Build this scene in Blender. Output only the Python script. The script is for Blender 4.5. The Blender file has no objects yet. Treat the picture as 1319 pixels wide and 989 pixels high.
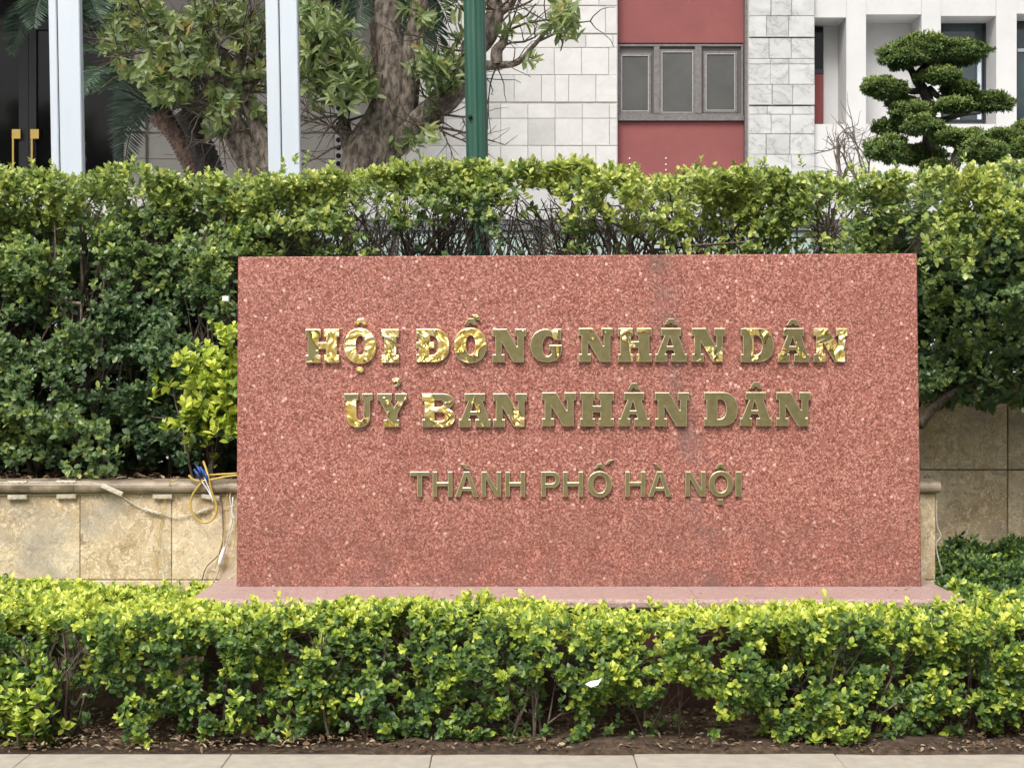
import bpy, math, random
import numpy as np
from mathutils import Vector, Matrix

random.seed(7)
RNG = np.random.default_rng(11)
R = math.radians
SC = bpy.context.scene
COL = SC.collection

# ------------------------------------------------------------------ camera
FPX, CX, HY = 1980.0, 659.5, 485.0        # focal length in photo pixels, principal column, horizon row
CAMY, CAMZ = -7.3, 1.5
cam_d = bpy.data.cameras.new('camera')
cam = bpy.data.objects.new('camera', cam_d)
COL.objects.link(cam)
cam.location = (0, CAMY, CAMZ)
cam.rotation_euler = (R(90), 0, 0)
cam_d.sensor_width = 36.0
cam_d.lens = 36.0 * FPX / 1319.0
cam_d.shift_y = -9.5 / 1319.0
cam_d.clip_start = 0.05
cam_d.clip_end = 1500
SC.camera = cam

# ------------------------------------------------------------------ sky and sun (bright hazy overcast)
SUN_EL, SUN_AZ = R(50), R(200)            # azimuth from +Y clockwise: behind the camera, a little left
world = bpy.data.worlds.new('World')
SC.world = world
world.use_nodes = True
wn = world.node_tree
for n in list(wn.nodes):
    wn.nodes.remove(n)
sky = wn.nodes.new('ShaderNodeTexSky')
sky.sky_type = 'NISHITA'
sky.sun_disc = False
sky.sun_elevation = SUN_EL
sky.sun_rotation = SUN_AZ
sky.air_density = 1.0
sky.dust_density = 6.0
sky.ozone_density = 1.0
hs = wn.nodes.new('ShaderNodeHueSaturation')
hs.inputs['Saturation'].default_value = 0.38
bg = wn.nodes.new('ShaderNodeBackground')
bg.inputs['Strength'].default_value = 0.15
wo = wn.nodes.new('ShaderNodeOutputWorld')
wn.links.new(sky.outputs[0], hs.inputs['Color'])
wn.links.new(hs.outputs[0], bg.inputs['Color'])
wn.links.new(bg.outputs[0], wo.inputs['Surface'])

sun_d = bpy.data.lights.new('sun', 'SUN')
sun_d.energy = 2.0
sun_d.angle = R(24)
sun_d.color = (1.0, 0.97, 0.93)
sun = bpy.data.objects.new('sun', sun_d)
COL.objects.link(sun)
sv = Vector((math.sin(SUN_AZ) * math.cos(SUN_EL), math.cos(SUN_AZ) * math.cos(SUN_EL), math.sin(SUN_EL)))
sun.rotation_euler = sv.to_track_quat('Z', 'Y').to_euler()
sun.location = (0, -10, 30)

SC.view_settings.view_transform = 'Standard'
SC.view_settings.look = 'None'
SC.view_settings.exposure = 0.28
SC.view_settings.gamma = 1.0
SC.view_settings.use_curve_mapping = False
SC.cycles.max_bounces = 8
SC.cycles.transparent_max_bounces = 8
SC.cycles.use_denoising = True

# ------------------------------------------------------------------ helpers
def P(x, y, d):
    """photo pixel + distance in metres along the view axis -> world point"""
    return Vector(((x - CX) / FPX * d, CAMY + d, CAMZ - (y - HY) / FPX * d))

def link_obj(name, me, mat=None, parent=None):
    o = bpy.data.objects.new(name, me)
    COL.objects.link(o)
    if mat is not None and me is not None and not me.materials:
        me.materials.append(mat)
    if parent is not None:
        set_parent(o, parent)
    return o

WORLDM = {}
def set_parent(o, parent):
    o.parent = parent
    o.matrix_parent_inverse = Matrix.Translation(-WORLDM.get(parent.name, Vector((0, 0, 0))))

def tag(o, label=None, cat=None, group=None, kind=None):
    if label: o['label'] = label
    if cat: o['category'] = cat
    if group: o['group'] = group
    if kind: o['kind'] = kind
    return o

def thing(name, loc, label, cat, group=None):
    o = bpy.data.objects.new(name, None)
    o.empty_display_size = 0.1
    COL.objects.link(o)
    o.location = loc
    WORLDM[o.name] = Vector(loc)
    return tag(o, label, cat, group)

def mesh_np(name, v, f, smooth=False, tint=None):
    """triangle mesh from numpy arrays"""
    me = bpy.data.meshes.new(name)
    nv, nf = len(v), len(f)
    me.vertices.add(nv)
    me.vertices.foreach_set('co', np.asarray(v, dtype=np.float32).ravel())
    me.loops.add(nf * 3)
    me.loops.foreach_set('vertex_index', np.asarray(f, dtype=np.int32).ravel())
    me.polygons.add(nf)
    me.polygons.foreach_set('loop_start', np.arange(0, nf * 3, 3, dtype=np.int32))
    me.polygons.foreach_set('loop_total', np.full(nf, 3, dtype=np.int32))
    if tint is not None:
        a = me.attributes.new('tint', 'FLOAT', 'POINT')
        a.data.foreach_set('value', np.asarray(tint, dtype=np.float32))
    me.update(calc_edges=True)
    if smooth:
        me.polygons.foreach_set('use_smooth', np.ones(nf, dtype=bool))
    return me

class MB:
    """collects geometry for ONE mesh object"""
    def __init__(self):
        self.v, self.f, self.sm = [], [], []
    def add(self, v, f, smooth=False):
        n = len(self.v)
        self.v += [tuple(p) for p in v]
        self.f += [tuple(i + n for i in q) for q in f]
        self.sm += [smooth] * len(f)
        return self
    def box(self, x0, x1, y0, y1, z0, z1):
        v = [(x0, y0, z0), (x1, y0, z0), (x1, y1, z0), (x0, y1, z0), (x0, y0, z1), (x1, y0, z1), (x1, y1, z1), (x0, y1, z1)]
        f = [(0, 3, 2, 1), (4, 5, 6, 7), (0, 1, 5, 4), (1, 2, 6, 5), (2, 3, 7, 6), (3, 0, 4, 7)]
        return self.add(v, f)
    def bbox(self, x0, x1, y0, y1, z0, z1, c):
        """box with chamfered front (low-y) edges"""
        v = [(x0, y1, z0), (x1, y1, z0), (x1, y1, z1), (x0, y1, z1),
             (x0, y0 + c, z0), (x1, y0 + c, z0), (x1, y0 + c, z1), (x0, y0 + c, z1),
             (x0 + c, y0, z0 + c), (x1 - c, y0, z0 + c), (x1 - c, y0, z1 - c), (x0 + c, y0, z1 - c)]
        f = [(0, 3, 2, 1), (0, 1, 5, 4), (1, 2, 6, 5), (2, 3, 7, 6), (3, 0, 4, 7),
             (4, 5, 9, 8), (5, 6, 10, 9), (6, 7, 11, 10), (7, 4, 8, 11), (8, 9, 10, 11)]
        return self.add(v, f)
    def tube(self, pts, rad, n=6, cap=True):
        pts = [Vector(p) for p in pts]
        if not hasattr(rad, '__len__'): rad = [rad] * len(pts)
        vs, fs = [], []
        u = None
        for i, p in enumerate(pts):
            t = (pts[min(i + 1, len(pts) - 1)] - pts[max(i - 1, 0)])
            if t.length < 1e-9: t = Vector((0, 0, 1))
            t.normalize()
            if u is None:
                u = t.cross(Vector((0.31, 0.9, 0.17)))
                if u.length < 1e-3: u = t.cross(Vector((1, 0, 0)))
            u = (u - t * u.dot(t)).normalized()
            w = t.cross(u)
            for k in range(n):
                a = 2 * math.pi * k / n
                vs.append(p + (u * math.cos(a) + w * math.sin(a)) * rad[i])
        for i in range(len(pts) - 1):
            for k in range(n):
                a, b = i * n + k, i * n + (k + 1) % n
                fs.append((a, b, b + n, a + n))
        if cap:
            fs.append(tuple(reversed(range(n))))
            fs.append(tuple(range((len(pts) - 1) * n, len(pts) * n)))
        return self.add(vs, fs, True)
    def prism(self, prof, x0, x1):
        """closed (y,z) profile swept along X"""
        n = len(prof)
        v = [(x0, y, z) for y, z in prof] + [(x1, y, z) for y, z in prof]
        f = [(i, (i + 1) % n, (i + 1) % n + n, i + n) for i in range(n)]
        f += [tuple(reversed(range(n))), tuple(range(n, 2 * n))]
        return self.add(v, f)
    def build(self, name, mat, parent=None):
        me = bpy.data.meshes.new(name)
        me.from_pydata(self.v, [], self.f)
        me.polygons.foreach_set('use_smooth', self.sm)
        me.update()
        return link_obj(name, me, mat, parent)

def smooth_path(pts, sub=4):
    """Catmull-Rom through points"""
    pts = [Vector(p) for p in pts]
    if len(pts) < 3: return pts
    q = [pts[0] * 2 - pts[1]] + pts + [pts[-1] * 2 - pts[-2]]
    out = []
    for i in range(1, len(q) - 2):
        for k in range(sub):
            t = k / sub
            out.append(0.5 * (2 * q[i] + (q[i + 1] - q[i - 1]) * t + (2 * q[i - 1] - 5 * q[i] + 4 * q[i + 1] - q[i + 2]) * t * t
                              + (3 * q[i] - q[i - 1] - 3 * q[i + 1] + q[i + 2]) * t ** 3))
    out.append(pts[-1])
    return out

def lerp_list(a, n):
    a = list(a)
    return [float(np.interp(i / (n - 1) * (len(a) - 1), range(len(a)), a)) for i in range(n)]

def make_noise(seed, freq, terms=10):
    r = np.random.default_rng(seed)
    k = r.normal(size=(terms, 3)) * freq
    ph = r.uniform(0, 6.283, terms)
    def f(p):
        p = np.atleast_2d(np.asarray(p, dtype=float))
        return np.sin(p @ k.T + ph).sum(1) / math.sqrt(terms / 2)
    return f

# ------------------------------------------------------------------ materials
class NT:
    def __init__(self, name):
        self.m = bpy.data.materials.new(name)
        self.m.use_nodes = True
        self.t = self.m.node_tree
        self.b = self.t.nodes['Principled BSDF']
        self.out = self.t.nodes['Material Output']
    def n(self, ty, **kw):
        nd = self.t.nodes.new('ShaderNode' + ty)
        for k, v in kw.items():
            if k.startswith('i_'): nd.inputs[k[2:].replace('_', ' ')].default_value = v
            else: setattr(nd, k, v)
        return nd
    def l(self, a, b): self.t.links.new(a, b)
    def coords(self, rand=False, which='Object'):
        tc = self.n('TexCoord')
        o = tc.outputs[which]
        if rand:
            oi = self.n('ObjectInfo')
            mu = self.n('MapRange', i_To_Max=57.0)
            self.l(oi.outputs['Random'], mu.inputs[0])
            va = self.n('VectorMath', operation='ADD')
            self.l(o, va.inputs[0]); self.l(mu.outputs[0], va.inputs[1])
            o = va.outputs[0]
        return o
    def noise(self, vec, scale, detail=4, rough=0.6, dist=0.0):
        nd = self.n('TexNoise', i_Scale=scale, i_Detail=detail, i_Roughness=rough, i_Distortion=dist)
        if vec is not None: self.l(vec, nd.inputs['Vector'])
        return nd.outputs['Fac']
    def ramp(self, fac, stops):
        nd = self.n('ValToRGB')
        cr = nd.color_ramp
        while len(cr.elements) < len(stops): cr.elements.new(0.5)
        for e, (p, c) in zip(cr.elements, stops):
            e.position = p
            e.color = (*c, 1) if len(c) == 3 else c
        self.l(fac, nd.inputs[0])
        return nd.outputs[0]
    def mix(self, fac, a, b, mode='MIX'):
        nd = self.n('Mix', data_type='RGBA', blend_type=mode)
        for s, v in ((0, fac), (6, a), (7, b)):
            if hasattr(v, 'type') and hasattr(v, 'links'): self.l(v, nd.inputs[s])
            else: nd.inputs[s].default_value = v if s == 0 else (*v, 1)
        return nd.outputs[2]
    def bump(self, h, strength=0.3, dist=0.01, chain=None):
        nd = self.n('Bump', i_Strength=strength, i_Distance=dist)
        self.l(h, nd.inputs['Height'])
        if chain: self.l(chain, nd.inputs['Normal'])
        self.l(nd.outputs[0], self.b.inputs['Normal'])
        return nd.outputs[0]
    def color(self, c):
        if hasattr(c, 'links'): self.l(c, self.b.inputs['Base Color'])
        else: self.b.inputs['Base Color'].default_value = (*c, 1)
    def set(self, **kw):
        for k, v in kw.items(): self.b.inputs[k.replace('_', ' ')].default_value = v
        return self

def simple(name, c, rough=0.6, var=0.15, scale=8, bump=0.0, bscale=60, metal=0.0, rand=False):
    m = NT(name)
    co = m.coords(rand)
    f = m.noise(co, scale, 5, 0.65)
    a = tuple(x * (1 - var) for x in c); b = tuple(min(1, x * (1 + var)) for x in c)
    m.color(m.ramp(f, [(0.3, a), (0.7, b)]))
    m.set(Roughness=rough, Metallic=metal)
    if bump: m.bump(m.noise(co, bscale, 3), bump, 0.005)
    return m.m

def mat_granite(name, dark, mid, light, pale, stain=True, rough=0.35):
    m = NT(name)
    co = m.coords()
    vo = m.n('TexVoronoi', i_Scale=150.0, i_Randomness=1.0); m.l(co, vo.inputs['Vector'])
    sp = m.n('SeparateColor'); m.l(vo.outputs['Color'], sp.inputs[0])
    n1 = m.noise(co, 260, 4, 0.75)
    ad = m.n('Math', operation='ADD'); m.l(sp.outputs[0], ad.inputs[0]); m.l(n1, ad.inputs[1])
    hf = m.n('Math', operation='MULTIPLY'); m.l(ad.outputs[0], hf.inputs[0]); hf.inputs[1].default_value = 0.5
    c = m.ramp(hf.outputs[0], [(0.28, dark), (0.46, mid), (0.56, mid), (0.76, light)])
    # big pale crystals
    v2 = m.n('TexVoronoi', i_Scale=48.0); m.l(co, v2.inputs['Vector'])
    s2 = m.n('SeparateColor'); m.l(v2.outputs['Color'], s2.inputs[0])
    th = m.n('MapRange', interpolation_type='SMOOTHSTEP', i_From_Min=0.975, i_From_Max=0.985); m.l(s2.outputs[1], th.inputs[0])
    dd = m.n('MapRange', interpolation_type='SMOOTHSTEP', i_From_Min=0.45, i_From_Max=0.2); m.l(v2.outputs['Distance'], dd.inputs[0])
    mu = m.n('Math', operation='MULTIPLY'); m.l(th.outputs[0], mu.inputs[0]); m.l(dd.outputs[0], mu.inputs[1])
    c = m.mix(mu.outputs[0], c, pale)
    big = m.noise(co, 1.6, 4, 0.6)
    c = m.mix(m.ramp(big, [(0.3, (0, 0, 0)), (0.75, (0.22, 0.22, 0.22))]), c, dark)
    if stain:
        # a grey run-down stain that starts under the top edge right of the middle
        sx = m.n('SeparateXYZ'); m.l(co, sx.inputs[0])
        w = m.noise(co, 3.0, 3)
        xs = m.n('Math', operation='MULTIPLY_ADD'); m.l(w, xs.inputs[0]); xs.inputs[1].default_value = 0.16
        dz = m.n('Math', operation='MULTIPLY_ADD'); m.l(sx.outputs[2], dz.inputs[0]); dz.inputs[1].default_value = 0.17; m.l(sx.outputs[0], dz.inputs[2])
        m.l(dz.outputs[0], xs.inputs[2])
        di = m.n('Math', operation='SUBTRACT'); m.l(xs.outputs[0], di.inputs[0]); di.inputs[1].default_value = 1.13
        ab = m.n('Math', operation='ABSOLUTE'); m.l(di.outputs[0], ab.inputs[0])
        st = m.n('MapRange', interpolation_type='SMOOTHSTEP', i_From_Min=0.10, i_From_Max=0.0, i_To_Max=0.6); m.l(ab.outputs[0], st.inputs[0])
        pn = m.noise(co, 7, 4)
        pm = m.n('MapRange', i_From_Min=0.35, i_From_Max=0.65); m.l(pn, pm.inputs[0])
        sm = m.n('Math', operation='MULTIPLY'); m.l(st.outputs[0], sm.inputs[0]); m.l(pm.outputs[0], sm.inputs[1])
        c = m.mix(sm.outputs[0], c, (0.13, 0.095, 0.085))
        # patchy, browner and darker towards the foot
        zb = m.n('MapRange', interpolation_type='SMOOTHSTEP', i_From_Min=1.05, i_From_Max=0.50, i_To_Max=0.62); m.l(sx.outputs[2], zb.inputs[0])
        zn = m.n('Math', operation='MULTIPLY'); m.l(zb.outputs[0], zn.inputs[0]); m.l(pm.outputs[0], zn.inputs[1])
        c = m.mix(zn.outputs[0], c, (0.15, 0.075, 0.06))
    m.color(c)
    rr = m.ramp(m.noise(co, 5, 5), [(0.3, (rough - .08,) * 3), (0.7, (rough + .14,) * 3)])
    m.l(rr, m.b.inputs['Roughness'])
    m.bump(n1, 0.06, 0.002)
    return m.m

def mat_leaf(name, stops, rough=0.42, trans=0.3, spec=0.5):
    m = NT(name)
    at = m.n('Attribute', attribute_name='tint')
    c = m.ramp(at.outputs['Fac'], stops)
    co = m.coords()
    c = m.mix(0.35, c, m.ramp(m.noise(co, 30, 3), [(0.3, (0.35, 0.35, 0.35)), (0.7, (0.7, 0.7, 0.6))]), 'OVERLAY')
    m.color(c)
    m.set(Roughness=rough)
    m.b.inputs['Specular IOR Level'].default_value = spec
    tr = m.n('BsdfTranslucent')
    tc = m.mix(0.5, c, (0.5, 0.75, 0.1), 'SOFT_LIGHT')
    m.l(tc, tr.inputs['Color'])
    mx = m.n('MixShader'); mx.inputs[0].default_value = trans
    m.l(m.b.outputs[0], mx.inputs[1]); m.l(tr.outputs[0], mx.inputs[2])
    m.l(mx.outputs[0], m.out.inputs['Surface'])
    return m.m

def mat_beige(name):
    m = NT(name)
    co = m.coords(True)
    dn = m.n('TexNoise', i_Scale=7.0, i_Detail=5.0, i_Roughness=0.6); m.l(co, dn.inputs['Vector'])
    va = m.n('VectorMath', operation='MULTIPLY_ADD'); m.l(dn.outputs['Color'], va.inputs[0]); va.inputs[1].default_value = (0.30,) * 3; m.l(co, va.inputs[2])
    wv = m.noise(va.outputs[0], 3.0, 6, 0.65, 0.6)
    c = m.ramp(wv, [(0.25, (0.30, 0.205, 0.115)), (0.42, (0.52, 0.39, 0.225)), (0.55, (0.64, 0.52, 0.34)), (0.72, (0.54, 0.46, 0.34))])
    # shelly brecciated blotches
    bl = m.noise(va.outputs[0], 30, 5, 0.7, 0.8)
    c = m.mix(m.ramp(bl, [(0.50, (0, 0, 0)), (0.60, (0.9, 0.9, 0.9))]), c, (0.80, 0.71, 0.53))
    c = m.mix(m.ramp(m.noise(va.outputs[0], 22, 6, 0.75, 1.2), [(0.53, (0, 0, 0)), (0.64, (0.8, 0.8, 0.8))]), c, (0.27, 0.18, 0.09))
    g = m.ramp(m.noise(co, 2.6, 5), [(0.52, (0, 0, 0)), (0.70, (0.7, 0.7, 0.7))])
    c = m.mix(g, c, (0.27, 0.25, 0.225))
    fx = m.noise(va.outputs[0], 4.5, 2)
    ab = m.n('Math', operation='SUBTRACT'); m.l(fx, ab.inputs[0]); ab.inputs[1].default_value = 0.5
    ab2 = m.n('Math', operation='ABSOLUTE'); m.l(ab.outputs[0], ab2.inputs[0])
    cm = m.n('MapRange', i_From_Min=0.006, i_From_Max=0.0, i_To_Max=0.6); m.l(ab2.outputs[0], cm.inputs[0])
    c = m.mix(cm.outputs[0], c, (0.12, 0.085, 0.055))
    m.color(c)
    m.set(Roughness=0.55)
    m.bump(bl, 0.15, 0.01)
    return m.m

def mat_marble(name, base, vein, amount, tone=0.07):
    m = NT(name)
    co = m.coords(True)
    dn = m.n('TexNoise', i_Scale=3.0, i_Detail=5.0); m.l(co, dn.inputs['Vector'])
    va = m.n('VectorMath', operation='MULTIPLY_ADD'); m.l(dn.outputs['Color'], va.inputs[0]); va.inputs[1].default_value = (0.5,) * 3; m.l(co, va.inputs[2])
    mp = m.n('Mapping'); mp.inputs['Scale'].default_value = (1, 1, 2.2); mp.inputs['Rotation'].default_value = (0, 0.6, 0); m.l(va.outputs[0], mp.inputs[0])
    nv = m.noise(mp.outputs[0], 2.2, 4, 0.6)
    ab = m.n('Math', operation='SUBTRACT'); m.l(nv, ab.inputs[0]); ab.inputs[1].default_value = 0.5
    ab2 = m.n('Math', operation='ABSOLUTE'); m.l(ab.outputs[0], ab2.inputs[0])
    f = m.ramp(ab2.outputs[0], [(0.0, (amount,) * 3), (0.02, (amount * 0.4,) * 3), (0.12, (amount * 0.1,) * 3), (0.2, (0, 0, 0))])
    c = m.mix(f, base, vein)
    oi = m.n('ObjectInfo')
    rv = m.ramp(oi.outputs['Random'], [(0.0, (1 - tone * 3,) * 3), (0.14, (1 - tone,) * 3), (1.0, (1.0,) * 3)])
    c = m.mix(1.0, c, rv, 'MULTIPLY')
    d = m.ramp(m.noise(co, 4, 5), [(0.35, (0.90, 0.90, 0.895)), (0.65, (1, 1, 1))])
    c = m.mix(1.0, c, d, 'MULTIPLY')
    m.color(c); m.set(Roughness=0.45)
    return m.m

def mat_brass(name):
    m = NT(name)
    co = m.coords(which='Object')
    at = m.n('Attribute', attribute_type='OBJECT', attribute_name='film')
    n0 = m.noise(co, 7.0, 2.0, 0.5, 0.8)
    ad = m.n('Math', operation='ADD'); m.l(n0, ad.inputs[0]); m.l(at.outputs['Fac'], ad.inputs[1])
    mk = m.n('MapRange', interpolation_type='SMOOTHSTEP', i_From_Min=0.98, i_From_Max=1.02); m.l(ad.outputs[0], mk.inputs[0])
    tar = m.ramp(m.noise(co, 30, 5), [(0.3, (0.36, 0.31, 0.14)), (0.7, (0.47, 0.42, 0.22))])
    crumple = m.n('TexNoise', i_Scale=10.0, i_Detail=1.3, i_Roughness=0.45, i_Distortion=2.6); m.l(co, crumple.inputs['Vector'])
    fil = m.ramp(crumple.outputs['Fac'], [(0.25, (0.78, 0.54, 0.13)), (0.5, (0.96, 0.72, 0.22)), (0.75, (1.0, 0.90, 0.55))])
    c = m.mix(mk.outputs[0], tar, fil)
    m.color(c)
    m.set(Metallic=1.0)
    rr = m.mix(mk.outputs[0], (0.36,) * 3, (0.33,) * 3)
    m.l(rr, m.b.inputs['Roughness'])
    hh = m.n('Math', operation='MULTIPLY'); m.l(crumple.outputs['Fac'], hh.inputs[0]); m.l(mk.outputs[0], hh.inputs[1])
    b1 = m.bump(hh.outputs[0], 1.0, 0.042)
    m.bump(m.noise(co, 25, 3), 0.1, 0.004, b1)
    return m.m

def mat_bark(name, a, b, scale=25, rough=0.85, bump=0.6):
    m = NT(name)
    co = m.coords()
    mp = m.n('Mapping'); mp.inputs['Scale'].default_value = (1, 1, 0.45); m.l(co, mp.inputs[0])
    f = m.noise(mp.outputs[0], scale, 6, 0.7)
    m.color(m.ramp(f, [(0.40, a), (0.62, b)]))
    m.set(Roughness=rough)
    m.bump(f, bump, 0.03)
    return m.m

def mat_soil(name):
    m = NT(name)
    co = m.coords()
    f = m.noise(co, 22, 8, 0.8)
    m.color(m.ramp(f, [(0.35, (0.026, 0.015, 0.009)), (0.5, (0.085, 0.053, 0.033)), (0.66, (0.20, 0.135, 0.09))]))
    m.set(Roughness=0.95)
    m.bump(m.noise(co, 60, 6, 0.8), 0.9, 0.02)
    return m.m

def mat_glass_dark(name, c, rough=0.04, spec=0.6):
    m = NT(name)
    co = m.coords()
    m.color(m.ramp(m.noise(co, 3, 3), [(0.3, tuple(x * .7 for x in c)), (0.7, c)]))
    m.set(Roughness=rough)
    m.b.inputs['Specular IOR Level'].default_value = spec
    m.bump(m.noise(co, 1.2, 1), 0.04, 0.02)
    return m.m

def mat_paint_streak(name, c, rough, metal=0.0, dirt=(0.3, 0.3, 0.28), amt=0.25):
    m = NT(name)
    co = m.coords()
    mp = m.n('Mapping'); mp.inputs['Scale'].default_value = (1, 1, 0.12); m.l(co, mp.inputs[0])
    f = m.ramp(m.noise(mp.outputs[0], 22, 5), [(0.45, (0, 0, 0)), (0.8, (amt,) * 3)])
    m.color(m.mix(f, c, dirt)); m.set(Roughness=rough, Metallic=metal)
    m.bump(m.noise(co, 18, 3), 0.03, 0.004)
    return m.m

M = {}
M['granite'] = mat_granite('red_granite', (0.14, 0.048, 0.036), (0.335, 0.122, 0.093), (0.62, 0.33, 0.265), (0.72, 0.48, 0.41))
M['cap'] = mat_granite('pink_granite', (0.30, 0.19, 0.17), (0.46, 0.32, 0.29), (0.54, 0.41, 0.38), (0.6, 0.48, 0.45), stain=False, rough=0.4)
M['plinthwall'] = simple('dark_red_granite', (0.075, 0.030, 0.025), 0.55, 0.25, 12, 0.1)
M['brass'] = mat_brass('brass')
M['brass_edge'] = simple('bright_brass_edge', (0.66, 0.60, 0.42), 0.38, 0.12, 40, metal=0.85)  # polished letter bevels, coloured paler to stand in for the sky they catch
M['beige'] = mat_beige('beige_stone')
M['coping'] = simple('weathered_coping', (0.28, 0.225, 0.16), 0.5, 0.6, 9, 0.2)
M['joint'] = simple('joint_mortar', (0.16, 0.13, 0.10), 0.9, 0.3, 20)
M['soil'] = mat_soil('garden_soil')
M['kerb'] = simple('kerb_granite', (0.43, 0.385, 0.32), 0.7, 0.14, 14, 0.15, 120, rand=True)
M['pave'] = simple('pavement_stone', (0.42, 0.39, 0.34), 0.75, 0.12, 6, 0.1)
M['asphalt'] = simple('asphalt', (0.05, 0.05, 0.052), 0.9, 0.2, 30, 0.3)
M['court'] = simple('courtyard_paving', (0.42, 0.40, 0.36), 0.7, 0.1, 4)
M['leaf_front'] = mat_leaf('front_leaf', [(0.0, (0.062, 0.118, 0.050)), (0.4, (0.135, 0.225, 0.058)), (0.72, (0.40, 0.51, 0.075)), (1.0, (0.68, 0.72, 0.14))], 0.38, 0.28)
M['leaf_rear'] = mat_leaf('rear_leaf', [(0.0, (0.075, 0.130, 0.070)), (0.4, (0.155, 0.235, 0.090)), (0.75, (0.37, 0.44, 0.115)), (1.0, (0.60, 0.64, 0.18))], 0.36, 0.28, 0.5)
M['leaf_tree'] = mat_leaf('tree_leaf', [(0.0, (0.12, 0.17, 0.085)), (0.5, (0.24, 0.30, 0.135)), (0.94, (0.42, 0.45, 0.19)), (1.0, (0.45, 0.30, 0.11))], 0.42, 0.35)
M['leaf_palm'] = mat_leaf('palm_leaf', [(0.0, (0.04, 0.08, 0.06)), (1.0, (0.12, 0.18, 0.125))], 0.42, 0.2)
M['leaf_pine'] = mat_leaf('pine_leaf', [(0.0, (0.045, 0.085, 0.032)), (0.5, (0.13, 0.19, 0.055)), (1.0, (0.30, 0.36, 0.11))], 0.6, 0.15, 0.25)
M['litter'] = mat_leaf('dry_leaf', [(0.0, (0.09, 0.05, 0.028)), (0.6, (0.21, 0.14, 0.085)), (1.0, (0.40, 0.33, 0.24))], 0.8, 0.05, 0.2)
M['twig'] = mat_bark('twig_bark', (0.055, 0.040, 0.028), (0.17, 0.13, 0.10), 60, 0.8, 0.4)
M['twig_pale'] = mat_bark('pale_twig_bark', (0.10, 0.08, 0.06), (0.26, 0.21, 0.165), 60, 0.8, 0.4)
M['bark'] = mat_bark('tree_bark', (0.045, 0.033, 0.025), (0.24, 0.20, 0.16), 26)
M['palmbark'] = mat_bark('palm_bark', (0.08, 0.05, 0.04), (0.25, 0.17, 0.13), 30)
M['darkbark'] = mat_bark('dark_bark', (0.02, 0.018, 0.016), (0.07, 0.06, 0.05), 22)
M['marble'] = mat_marble('white_marble', (0.60, 0.595, 0.575), (0.38, 0.37, 0.36), 0.25)
M['marble_veined'] = mat_marble('grey_veined_marble', (0.56, 0.565, 0.55), (0.24, 0.25, 0.25), 0.75)
M['grout'] = simple('tile_grout', (0.42, 0.40, 0.37), 0.9, 0.2, 20)
M['redpaint'] = simple('red_paint', (0.215, 0.062, 0.058), 0.75, 0.10, 3, 0.12, 25)
M['frame'] = simple('weathered_grey_frame', (0.145, 0.135, 0.13), 0.7, 0.3, 25, 0.2)
M['putty'] = simple('pale_putty', (0.36, 0.345, 0.33), 0.8, 0.2, 30)
M['frosted'] = mat_glass_dark('grey_window_glass', (0.085, 0.086, 0.08), 0.22)
M['glass'] = mat_glass_dark('reflective_glass', (0.055, 0.080, 0.085), 0.04)
M['doorglass'] = mat_glass_dark('dark_door_glass', (0.012, 0.012, 0.014), 0.05, 0.22)
M['doorframe'] = simple('dark_door_frame', (0.018, 0.019, 0.026), 0.4, 0.2, 10)
M['gold'] = simple('gold_handle', (0.62, 0.44, 0.14), 0.3, 0.1, 20, metal=1.0)
M['plaster'] = simple('white_plaster', (0.53, 0.53, 0.525), 0.8, 0.05, 3, 0.1, 40)
M['grey_panel'] = simple('grey_stone_panel', (0.44, 0.42, 0.385), 0.6, 0.08, 4, rand=True)
M['whitemetal'] = mat_paint_streak('white_painted_metal', (0.56, 0.62, 0.68), 0.35, amt=0.10)
M['seam'] = simple('dark_seam', (0.10, 0.09, 0.085), 0.7, 0.1)
M['green'] = mat_paint_streak('green_painted_steel', (0.018, 0.085, 0.056), 0.4, dirt=(0.07, 0.12, 0.09), amt=0.6)
M['greydark'] = simple('dark_grey_steel', (0.14, 0.15, 0.165), 0.5, 0.1)
M['paleglass'] = mat_glass_dark('pale_green_glass', (0.50, 0.62, 0.58), 0.12)
M['black'] = simple('black_hole', (0.008, 0.008, 0.01), 0.8, 0.2)
M['cable_white'] = simple('dirty_white_cable', (0.52, 0.48, 0.40), 0.5, 0.2, 30)
M['cable_yellow'] = simple('yellow_cable', (0.50, 0.36, 0.075), 0.45, 0.15, 30)
M['cable_dark'] = simple('brown_cable', (0.09, 0.065, 0.05), 0.6, 0.2, 30)
M['led'] = simple('led_module_plastic', (0.56, 0.51, 0.40), 0.5, 0.2, 30)
M['blue'] = simple('blue_tape', (0.025, 0.06, 0.22), 0.5, 0.2)
M['paper'] = simple('white_paper', (0.8, 0.81, 0.82), 0.7, 0.05)
M['redsteel'] = simple('maroon_paint', (0.20, 0.045, 0.045), 0.7, 0.1)

# ------------------------------------------------------------------ foliage engine
LF_F = np.array([(6, 0, 2), (6, 2, 4), (6, 4, 5), (6, 5, 3), (6, 3, 1), (6, 1, 0)])
def leaf_template(fold=0.10, droop=0.08, w1=0.80, w2=1.12):
    # columns: along, across, up ; width unit = half width
    return np.array([(0, 0, 0), (0.30, w1, fold), (0.30, -w1, fold), (0.66, w2 * 0.82, fold * 0.7 - droop * .4), (0.66, -w2 * 0.82, fold * 0.7 - droop * .4),
                     (1.0, 0, -droop), (0.48, 0, -0.02)])

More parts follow.
